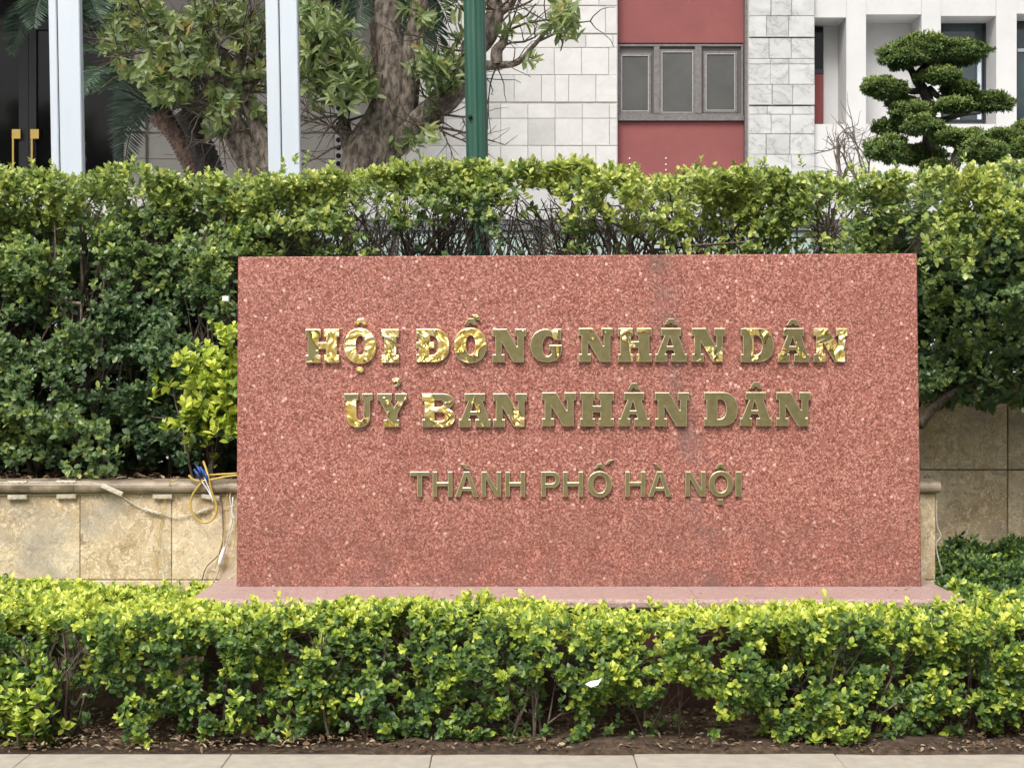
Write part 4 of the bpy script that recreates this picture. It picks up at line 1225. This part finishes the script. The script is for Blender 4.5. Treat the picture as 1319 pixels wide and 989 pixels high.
# the crest rolls gently
def crest(p): return 0.022 * nz1(p * np.array([1.2, 0, 0])) + 0.012 * nz2(p * np.array([1, .3, 0]))
for q in (p1, p1b, p2): q[:, 2] += crest(q) * np.clip((q[:, 2] - 2.2) / .3, 0, 1)
n5 = 4600                                                    # dense heart of the hedge on both flanks of the sign
p5 = np.stack([np.where(rng.random(n5) < .6, rng.uniform(-3.4, -1.1, n5), rng.uniform(1.95, 3.5, n5)), rng.uniform(1.05, 1.75, n5), rng.uniform(.96, 2.4, n5) ], 1)
p5 = p5[(p5[:, 0] < 0) | (p5[:, 2] > 1.36)]
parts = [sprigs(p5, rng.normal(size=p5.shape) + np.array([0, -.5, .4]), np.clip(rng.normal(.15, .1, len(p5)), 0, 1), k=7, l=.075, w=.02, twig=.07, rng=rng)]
for q, ax, kk in ((p1, np.array([0, -0.75, .55]), 8), (p1b, np.array([0, -.65, .65]), 8), (p2, np.array([0, -.25, 1.0]), 8), (p3, np.array([0, -.5, .5]), 8)):
    m_ok = rear_density(q, rng.random(len(q)))
    q = q[m_ok]
    xq, yq = proj(q)
    A = np.tile(ax, (len(q), 1)) + rng.normal(0, .42, (len(q), 3))
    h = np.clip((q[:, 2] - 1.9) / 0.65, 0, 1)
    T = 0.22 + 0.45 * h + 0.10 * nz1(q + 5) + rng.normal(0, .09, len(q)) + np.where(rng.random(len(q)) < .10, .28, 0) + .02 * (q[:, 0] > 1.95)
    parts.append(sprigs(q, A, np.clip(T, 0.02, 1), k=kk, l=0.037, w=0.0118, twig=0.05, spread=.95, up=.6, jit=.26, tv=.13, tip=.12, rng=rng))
# stray long shoots above the crest
n4 = 46
q = np.stack([rng.uniform(-2.9, 2.9, n4), rng.uniform(.75, 1.2, n4), HTOP + rng.uniform(.0, .055, n4)], 1)
hang = np.array([P(rng.normal(118, 15), rng.uniform(540, 614), 7.66 + rng.uniform(-.06, .12)) for _ in range(46)] + [P(rng.normal(60, 26), rng.uniform(520, 560), 7.72 + rng.uniform(-.06, .12)) for _ in range(40)])
parts.append(sprigs(hang, np.tile([0, -.8, .1], (len(hang), 1)) + rng.normal(0, .4, (len(hang), 3)), rng.uniform(.2, .5, len(hang)), k=8, l=.040, w=.0125, twig=.05, rng=rng))
stray = [P(380, 208, 8.1), P(365, 216, 8.1), P(395, 205, 8.1), P(960, 214, 8.1), P(985, 212, 8.1), P(815, 219, 8.1)]
q = np.concatenate([q, np.array(stray)])
parts.append(sprigs(q, np.tile([0, -.1, 1.0], (len(q), 1)) + rng.normal(0, .3, (len(q), 3)), rng.uniform(.55, .85, len(q)), k=9, l=0.036, w=0.0105, twig=0.06, rng=rng))
arr = cat(parts)
pk = pick_front(arr, 300, lambda p: p[:, 1] < rear_front(p) + 0.03, (0, 215, 1319, 610), rng)
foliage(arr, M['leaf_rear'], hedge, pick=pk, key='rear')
# stems
def rear_lim(q):
    f = float(rear_front(np.array([[q.x, q.y, q.z]]))[0]) + 0.05
    if q.x > 1.95 and q.z < 1.52: return False
    return q.y > f and q.z < HTOP - 0.10 + 0.05 * math.sin(q.x * 41) + 0.03 * math.sin(q.x * 97)
xs_ = np.sort(rng.uniform(-3.1, 3.1, 84))
for x in xs_:
    if -0.15 < x < 0.42 and rng.random() < .55: continue
    m_ = MB()
    y0 = rng.uniform(0.85, 1.45)
    z0 = 0.94 if x < 2.03 else 1.28
    if x > 2.0: y0 = rng.uniform(1.75, 2.1)
    for k in range(3):
        dv = (rng.normal(0, .22), rng.normal(-.10, .12), 1)
        ln = rng.uniform(1.15, 1.5) * (1 if x < 2 else .75)
        grow(m_, (x, y0, z0), dv, ln, rng.uniform(.010, .018), 2, rng, .42, 4, .25, 5, .13, rear_lim)
    m_.build('stem', M['twig'] if rng.random() < .72 else M['twig_pale'], hedge)
# thick limb reaching right under the hedge
m_ = MB()
w_ = smooth_path([P(1183, 548, 8.3), P(1200, 528, 8.35), P(1225, 508, 8.4), P(1252, 494, 8.45), P(1300, 484, 8.5), P(1350, 470, 8.6)], 4)
m_.tube(w_, lerp_list([.03, .026, .022, .016, .012, .008], len(w_)), 6)
for k in range(16):
    a = P(rng.uniform(1185, 1290), rng.uniform(370, 470), 8.9 + rng.uniform(-.2, .2))
    grow(m_, a, (1.0, rng.normal(0, .3), rng.normal(.25, .25)), rng.uniform(.3, .6), .009, 1, rng, .4, 3, .1, 4)
m_.build('limb', M['twig'], hedge)

# lime shrub tucked in front of the hedge, next to the sign
rng = np.random.default_rng(91)
c = P(262, 505, 7.78)
t = thing('lime_shrub', (c.x, c.y, 0.955), 'lime green leafy shrub beside the sign above the looped yellow cable', 'shrub')
n = 120
C = np.array([P(rng.normal(262, 24), rng.normal(505, 30), 7.78 + rng.uniform(-.14, .14)) for _ in range(n)])
extra = np.array([P(rng.normal(297, 7), rng.uniform(425, 570), 7.72 + rng.uniform(-.1, .1)) for _ in range(36)])
C = np.concatenate([C, extra])
arr = sprigs(C, np.tile([0, -.5, .8], (len(C), 1)) + rng.normal(0, .4, (len(C), 3)), np.clip(rng.normal(.78, .10, len(C)), 0, 1), k=9, l=0.050, w=0.0145, twig=.05, rng=rng, tv=.12)
pk = pick_front(arr, 120, lambda p: p[:, 1] < 0.5, (205, 400, 305, 575), rng)
foliage(arr, M['leaf_front'], t, pick=pk, key='lime')
for k in range(4):
    m_ = MB(); grow(m_, (c.x + rng.normal(0, .06), c.y + .1, .94), (rng.normal(0, .3), -.1, 1), .42, .009, 1, rng, .4, 3)
    m_.build('stem', M['twig'], t)

# ------------------------------------------------------------------ front hedge
rng = np.random.default_rng(101)
fhedge = thing('hedge', (0, -0.75, 0), 'low clipped hedge with bright lime tips along the kerb', 'hedge')
fz1, fz2, fz3 = make_noise(111, 4.0), make_noise(112, 10.0), make_noise(113, 20.0)
FTOP = 0.508
def ftop(p): return FTOP + 0.010 * fz1(p * np.array([1, .6, 0])) + 0.009 * fz2(p * np.array([1, 1, 0]))
def fface(p):
    z = p[:, 2]
    return -1.05 + 0.045 * fz1(p * np.array([1, 0, 1.3])) + 0.05 * fz2(p * np.array([1, 0, 1])) + 0.0 * np.clip((0.16 - z) / 0.16, 0, 1) + 0.05 * np.clip((z - .42) / .1, 0, 1)
def fdens(p, u):
    x, y = proj(p)
    a = np.clip(0.62 + 0.44 * fz2(p) + 0.40 * fz3(p), 0.05, 1)
    for e, k in (((838, 850, 20, 40), .15), ((868, 905, 28, 34), .12), ((800, 912, 18, 32), .15), ((612, 800, 15, 18), .1), ((925, 822, 34, 20), .3), ((370, 848, 26, 20), .2), ((330, 890, 20, 16), .3),
                 ((105, 925, 22, 40), .1), ((160, 900, 60, 26), .25), ((215, 935, 24, 22), .2), ((680, 935, 70, 16), .2), ((1240, 885, 24, 16), .2), ((1010, 905, 22, 18), .3), ((960, 935, 22, 22), .25)):
        a = np.where(inell(x, y, e) < 1, a * k, a)
    a = np.where((y > 912) & (x > 90), a * np.clip(0.75 + 0.7 * fz1(p * np.array([1.6, 0, 0])), .12, 1), a)
    a = np.where((y > 950) & (x > 90), a * 0.5, a)
    a = np.where((y > 963), 0, a)
    return u < a
n1 = 9200
p1 = np.stack([rng.uniform(-2.7, 2.7, n1), np.zeros(n1), rng.uniform(0.02, FTOP, n1)], 1)
p1[:, 1] = fface(p1) + np.abs(rng.normal(0, .07, n1))
n2 = 7200
p2 = np.stack([rng.uniform(-2.7, 2.7, n2), rng.uniform(-.93, -.47, n2), np.zeros(n2)], 1)
p2[:, 2] = ftop(p2) - np.abs(rng.normal(0, .035, n2)) - .02
n3 = 2600
p3 = np.stack([rng.uniform(-2.7, 2.7, n3), rng.uniform(-.9, -.5, n3), rng.uniform(.12, FTOP - .08, n3)], 1)
n4 = 5600                                                    # bed left of the plinth, back to the wall
p4 = np.stack([rng.uniform(-3.0, PX0 - .02, n4), rng.uniform(-.6, WY - .04, n4), np.zeros(n4)], 1)
p4[:, 2] = ftop(p4) - .045 - np.abs(rng.normal(0, .05, n4)) + .03 * np.clip((-p4[:, 0] - 1.8), 0, 1)
lump = lambda q: q
parts = []
for q, ax, t0 in ((p1, np.array([0, -.72, .6]), .34), (p2, np.array([0, -.3, 1.0]), .62), (p3, np.array([0, -.4, .7]), .18), (p4, np.array([0, -.35, 1.0]), .56)):
    q = q[fdens(q, rng.random(len(q)))]
    A = np.tile(ax, (len(q), 1)) + rng.normal(0, .42, (len(q), 3))
    young = rng.random(len(q)) < 0.30                         # fresh pale shoots among older dark leaves
    T = t0 + .07 * fz1(q + 3) + np.where(young, .36, -.07) + rng.normal(0, .08, len(q)) + .14 * np.clip((q[:, 2] - .36) / .15, 0, 1)
    parts.append(sprigs(q, A, np.clip(T, .02, 1), k=8, l=0.0315, w=0.0096, twig=0.040, spread=.95, up=.6, jit=.26, tv=.13, tip=.16, rng=rng))
ns = 70
q = np.stack([rng.uniform(-2.6, 2.6, ns), rng.uniform(-.9, -.5, ns), np.zeros(ns)], 1); q[:, 2] = ftop(q) + rng.uniform(-.01, .022, ns)
parts.append(sprigs(q, np.tile([0, -.2, 1.], (ns, 1)) + rng.normal(0, .3, (ns, 3)), rng.uniform(.65, .95, ns), k=8, l=.036, w=.0105, twig=.05, rng=rng))
arr = cat(parts)
pk = pick_front(arr, 300, lambda p: (p[:, 1] < fface(p) + .0) | (p[:, 2] > ftop(p)), (0, 750, 1319, 965), rng)
foliage(arr, M['leaf_front'], fhedge, pick=pk, key='front')
for x in np.sort(rng.uniform(-2.6, 2.6, 46)):
    m_ = MB()
    y0 = rng.uniform(-1.0, -.65)
    for k in range(rng.integers(1, 4)):
        grow(m_, (x, y0, -.01), (rng.normal(0, .32), rng.normal(-.08, .15), 1), rng.uniform(.38, .52), rng.uniform(.005, .009), 2, rng, .5, 3, .25, 5, .14, lambda q: -1.03 < q.y < -0.5 and q.z < 0.46)
    m_.build('stem', M['twig'] if rng.random() < .75 else M['twig_pale'], fhedge)

# small shrub sprouting at the kerb on the far left
c = P(35, 920, 6.25)
t = thing('small_shrub', (c.x, c.y, 0), 'small pale green shrub sprouting at the kerb before the low hedge', 'shrub')
C = np.array([P(rng.normal(30, 24), min(958, rng.normal(915, 22)), 6.28 + rng.uniform(-.07, .1)) for _ in range(90)])
arr = sprigs(C, np.tile([0, -.4, .9], (len(C), 1)) + rng.normal(0, .4, (len(C), 3)), np.clip(rng.normal(.62, .13, len(C)), 0, 1), k=8, l=.045, w=.0125, twig=.05, rng=rng)
pk = pick_front(arr, 90, lambda p: p[:, 1] < -1.0, (0, 860, 90, 965), rng)
foliage(arr, M['leaf_front'], t, pick=pk, key='front')
for k in range(3):
    m_ = MB(); grow(m_, (c.x + rng.normal(0, .03), c.y + .02, -.01), (rng.normal(0, .3), -.05, 1), .2, .006, 1, rng, .4, 3)
    m_.build('stem', M['twig_pale'], t)

# low planting right of the plinth, running back to the rear wall
rng = np.random.default_rng(121)
n = 6400
q = np.stack([rng.uniform(PX1 + .02, 3.5, n), rng.uniform(-.8, BY - .06, n), np.zeros(n)], 1)
dip = np.clip((q[:, 1] - .1) / .5, 0, 1)
q[:, 2] = .47 + .03 * fz1(q) + .02 * fz2(q) - .10 * np.sin(np.clip(dip, 0, 1) * math.pi) - np.abs(rng.normal(0, .06, n)) + .05 * dip * fz2(q + 2)
young = q[:, 1] < .0
A = np.tile([0, -.4, 1.], (n, 1)) + rng.normal(0, .5, (n, 3))
arr = sprigs(q, A, np.clip(np.where(young, .52, .2) + rng.normal(0, .12, n), 0.02, 1), k=8, l=.036, w=.0105, twig=.045, jit=.32, rng=rng)
cov = thing('low_shrub_bed', (2.7, .3, 0), 'low dark green planting between the sign plinth and the shaded rear wall', 'planting')
foliage(arr, M['leaf_front'], cov, pick=pick_front(arr, 80, lambda p: p[:, 1] < .3, (1200, 690, 1319, 800), rng), key='front')
for x in rng.uniform(2.15, 3.3, 9):
    m_ = MB(); grow(m_, (x, rng.uniform(-.4, 1.2), -.01), (rng.normal(0, .3), 0, 1), .46, .008, 2, rng, .5, 3, lim=lambda q: q.z < .46 and q.x > 2.12)
    m_.build('stem', M['twig'], cov)

# dry leaf litter on the soil
def litter(n, x0, x1, y0, y1, z, rng, l=.03):
    q = np.stack([rng.uniform(x0, x1, n), rng.uniform(y0, y1, n), z + rng.uniform(.0, .02, n)], 1)
    D = rng.normal(size=(n, 3)) * np.array([1, 1, .25]); N = rng.normal(0, .35, (n, 3)) + np.array([0, 0, 1])
    L = l * rng.uniform(.4, 1.4, n)
    return [q, D, N, L, L * rng.uniform(.1, .28, n), rng.random(n)]
rng = np.random.default_rng(131)
arr = cat([litter(9000, -3, 3, -1.178, -.4, .010, rng, .026), litter(14, -1.3, 1.95, -.42, -.02, PZ + .004, rng, .02), litter(1800, -3.4, 2.0, .40, 1.3, .97, rng, .05)])
tag(link_obj('leaf_litter', leaves_mesh(*arr), M['litter']), 'dry brown leaf litter on the soil under the hedges', 'leaf litter', kind='stuff')

# ------------------------------------------------------------------ cables and light string on the garden wall
def cable(pts, r, mat, parent=None, name='cable', n=6, sub=5):
    m_ = MB()
    w_ = smooth_path([P(*p) for p in pts], sub)
    m_.tube(w_, r, n)
    return m_.build(name, mat, parent)
def led(parent, x0, y0, x1, y1, d, h=0.018):
    a, b = P(x0, y0, d), P(x1, y1, d)
    u = (b - a); L = u.length; u.normalize()
    ang = math.atan2(u.z, u.x)
    m_ = MB().bbox(-L / 2, L / 2, -0.008, 0.004, -h, h, 0.004)
    for k in (-.3, 0, .3):
        m_.tube([(L * k, -.0078, 0), (L * k, -.0105, 0)], .0065, 8)
    me = bpy.data.meshes.new('light_module'); me.from_pydata(m_.v, [], m_.f); me.update()
    me.transform(Matrix.Translation((a + b) / 2) @ Matrix.Rotation(-ang, 4, 'Y'))
    link_obj('light_module', me, M['led'], parent)
wd = WY - CAMY - 0.012
cdz = wd - 0.05
b0 = P(100, 637, wd)
t = thing('light_string', (b0.x, b0.y, b0.z), 'string of small rectangular light modules fixed under the wall coping', 'light string')
cable([(-60, 639, wd), (0, 637, wd), (60, 637, wd), (120, 636, wd), (170, 634.5, wd), (230, 636, wd), (285, 638, wd)], .0028, M['cable_white'], t)
for x0, y0, x1, y1 in ((-62, 637, -38, 637), (10, 637, 35, 636.5), (73, 636, 98, 635.5), (197, 636, 222, 636), (259, 635, 283, 639)):
    led(t, x0, y0 + 3.5, x1, y1 + 3.5, wd - .006, .0125)
t = thing('light_string', (P(130, 622, cdz).x, WY - .05, .97), 'loose string of light modules drooping from the coping across the wall', 'light string')
cable([(-40, 622, cdz), (20, 621, cdz), (85, 620.5, cdz), (118, 621.5, cdz), (135, 627, cdz), (152, 636, wd), (170, 648, wd), (186, 656, wd), (206, 661, wd), (225, 666, wd), (245, 663, wd), (262, 657, wd), (275, 652, wd)], .0028, M['cable_white'], t)
for x0, y0, x1, y1, dd, h in ((10, 621, 35, 621, cdz - .004, .007), (73, 620.5, 98, 620.5, cdz - .004, .007), (131, 625, 158, 637, cdz - .01, .012), (185, 655, 208, 662, wd - .006, .006), (252, 661, 270, 654, wd - .006, .007)):
    led(t, x0, y0, x1, y1, dd, h)
y0c = wd - .045
t = thing('yellow_cable', (P(262, 640, y0c).x, WY - .05, .985), 'yellow cable hanging in a loop over the coping with blue tape', 'cable')
cable([(330, 611, y0c - .0), (296, 613, y0c), (270, 618, y0c), (252, 619, y0c), (243, 612, y0c)], .0055, M['cable_yellow'], t)
cable([(262, 594, y0c + .05), (268, 612, y0c), (273, 634, y0c), (279, 652, y0c), (276, 666, y0c), (266, 673, y0c), (254, 669, y0c), (246, 655, y0c), (247, 640, y0c), (254, 628, y0c), (259, 622, y0c)], .0055, M['cable_yellow'], t)
cable([(305, 609.5, y0c + .02), (280, 611, y0c + .02), (262, 612, y0c + .03)], .005, M['cable_yellow'], t)
for a in ((258, 601, 264, 616), (250, 604, 258, 618), (262, 605, 268, 622), (254, 600, 259, 612)):
    MB().tube([P(a[0], a[1], y0c - .002), P((a[0] + a[2]) / 2 + 1, (a[1] + a[3]) / 2, y0c - .01), P(a[2], a[3], y0c - .006)], [.006, .008, .004], 5).build('blue_tape', M['blue'], t)
for a in ((260, 620, 272, 640), (262, 612, 275, 648)):
    cable([(a[0], a[1], y0c - .008), ((a[0] + a[2]) / 2 + 1, (a[1] + a[3]) / 2, y0c - .008), (a[2], a[3], y0c - .008)], .0026, M['paper'], t, 'white_wire')
t = cable([(228, 617, y0c), (220, 621, y0c), (215, 634, wd - .01), (211, 655, wd - .004), (206, 680, wd - .004), (204, 700, wd - .004), (200, 716, wd - .006), (203, 727, wd - .008), (211, 734, wd - .01)], .0022, M['cable_yellow'], None, 'thin_cable')
tag(t, 'thin yellow wire hanging straight down the stone wall', 'cable')
t = thing('cable_bundle', (P(295, 690, wd).x, WY - .03, .8), 'bundle of dirty white and brown wires beside the sign edge', 'cable')
cable([(302, 625, wd - .01), (296, 640, wd - .01), (300, 665, wd - .012), (294, 690, wd - .012), (288, 715, wd - .015), (281, 735, wd - .015), (275, 750, wd - .02)], .0035, M['cable_white'], t)
cable([(304, 622, wd - .01), (293, 636, wd - .01), (291, 660, wd - .01), (289, 685, wd - .01), (282, 712, wd - .01), (277, 732, wd - .012)], .0022, M['cable_yellow'], t)
cable([(303, 672, wd - .01), (302, 700, wd - .01), (296, 718, wd - .01), (284, 731, wd - .012)], .0022, M['cable_yellow'], t)
cable([(285, 640, wd - .006), (287, 665, wd - .006), (287, 690, wd - .006), (283, 712, wd - .006), (266, 730, wd - .008), (260, 748, wd - .012)], .0028, M['cable_dark'], t)
cable([(300, 640, wd - .014), (299, 660, wd - .014), (302, 668, wd - .014)], .003, M['paper'], t)
a, b = P(289, 704, wd - .02), P(282, 729, wd - .02)
MB().tube([a, a.lerp(b, .2), a.lerp(b, .5), a.lerp(b, .8), b], [.004, .010, .012, .011, .004], 8).build('taped_joint', M['paper'], t)
# white cable hanging on the right pier
wr = WY - CAMY + .01
t = cable([(1205, 628, wr), (1206, 640, wr), (1206.5, 668, wr), (1208, 680, wr), (1212, 690, wr), (1206, 700, wr), (1208, 716, wr), (1214, 738, wr)], .0036, M['cable_white'], None, 'hanging_cable')
tag(t, 'white cable hanging down the end pier of the garden wall', 'cable')
# white plug caught in the hedge by the sign, and a scrap of paper in the low hedge
c = P(291, 385, 7.72)
t = thing('wall_plug', (c.x, c.y, c.z), 'small white plastic plug sticking out of the tall hedge by the sign', 'plug')
MB().bbox(c.x - .016, c.x + .016, c.y - .012, c.y + .012, c.z - .013, c.z + .013, .003).build('body', M['paper'], t)
MB().tube([c + Vector((.01, .0, -.012)), c + Vector((.03, .02, -.03)), c + Vector((.06, .05, -.03))], .004, 6).build('lead', M['paper'], t)
c = P(765, 882, 6.10)
s_ = MB().add([c + Vector(q) for q in ((-.034, 0, .004), (-.012, -.012, -.006), (.016, -.006, .002), (.033, .004, .028), (.018, .006, .018), (-.012, .004, .014))], [(0, 1, 5), (1, 2, 4, 5), (2, 3, 4)])
s_.add([c + Vector(q) + Vector((.001, .003, .001)) for q in ((-.034, 0, .004), (-.012, -.012, -.006), (.016, -.006, .002), (.033, .004, .028), (.018, .006, .018), (-.012, .004, .014))], [(5, 1, 0), (5, 4, 2, 1), (4, 3, 2)])
tag(s_.build('paper_scrap', M['paper']), 'crumpled scrap of white paper caught in the low hedge', 'paper')
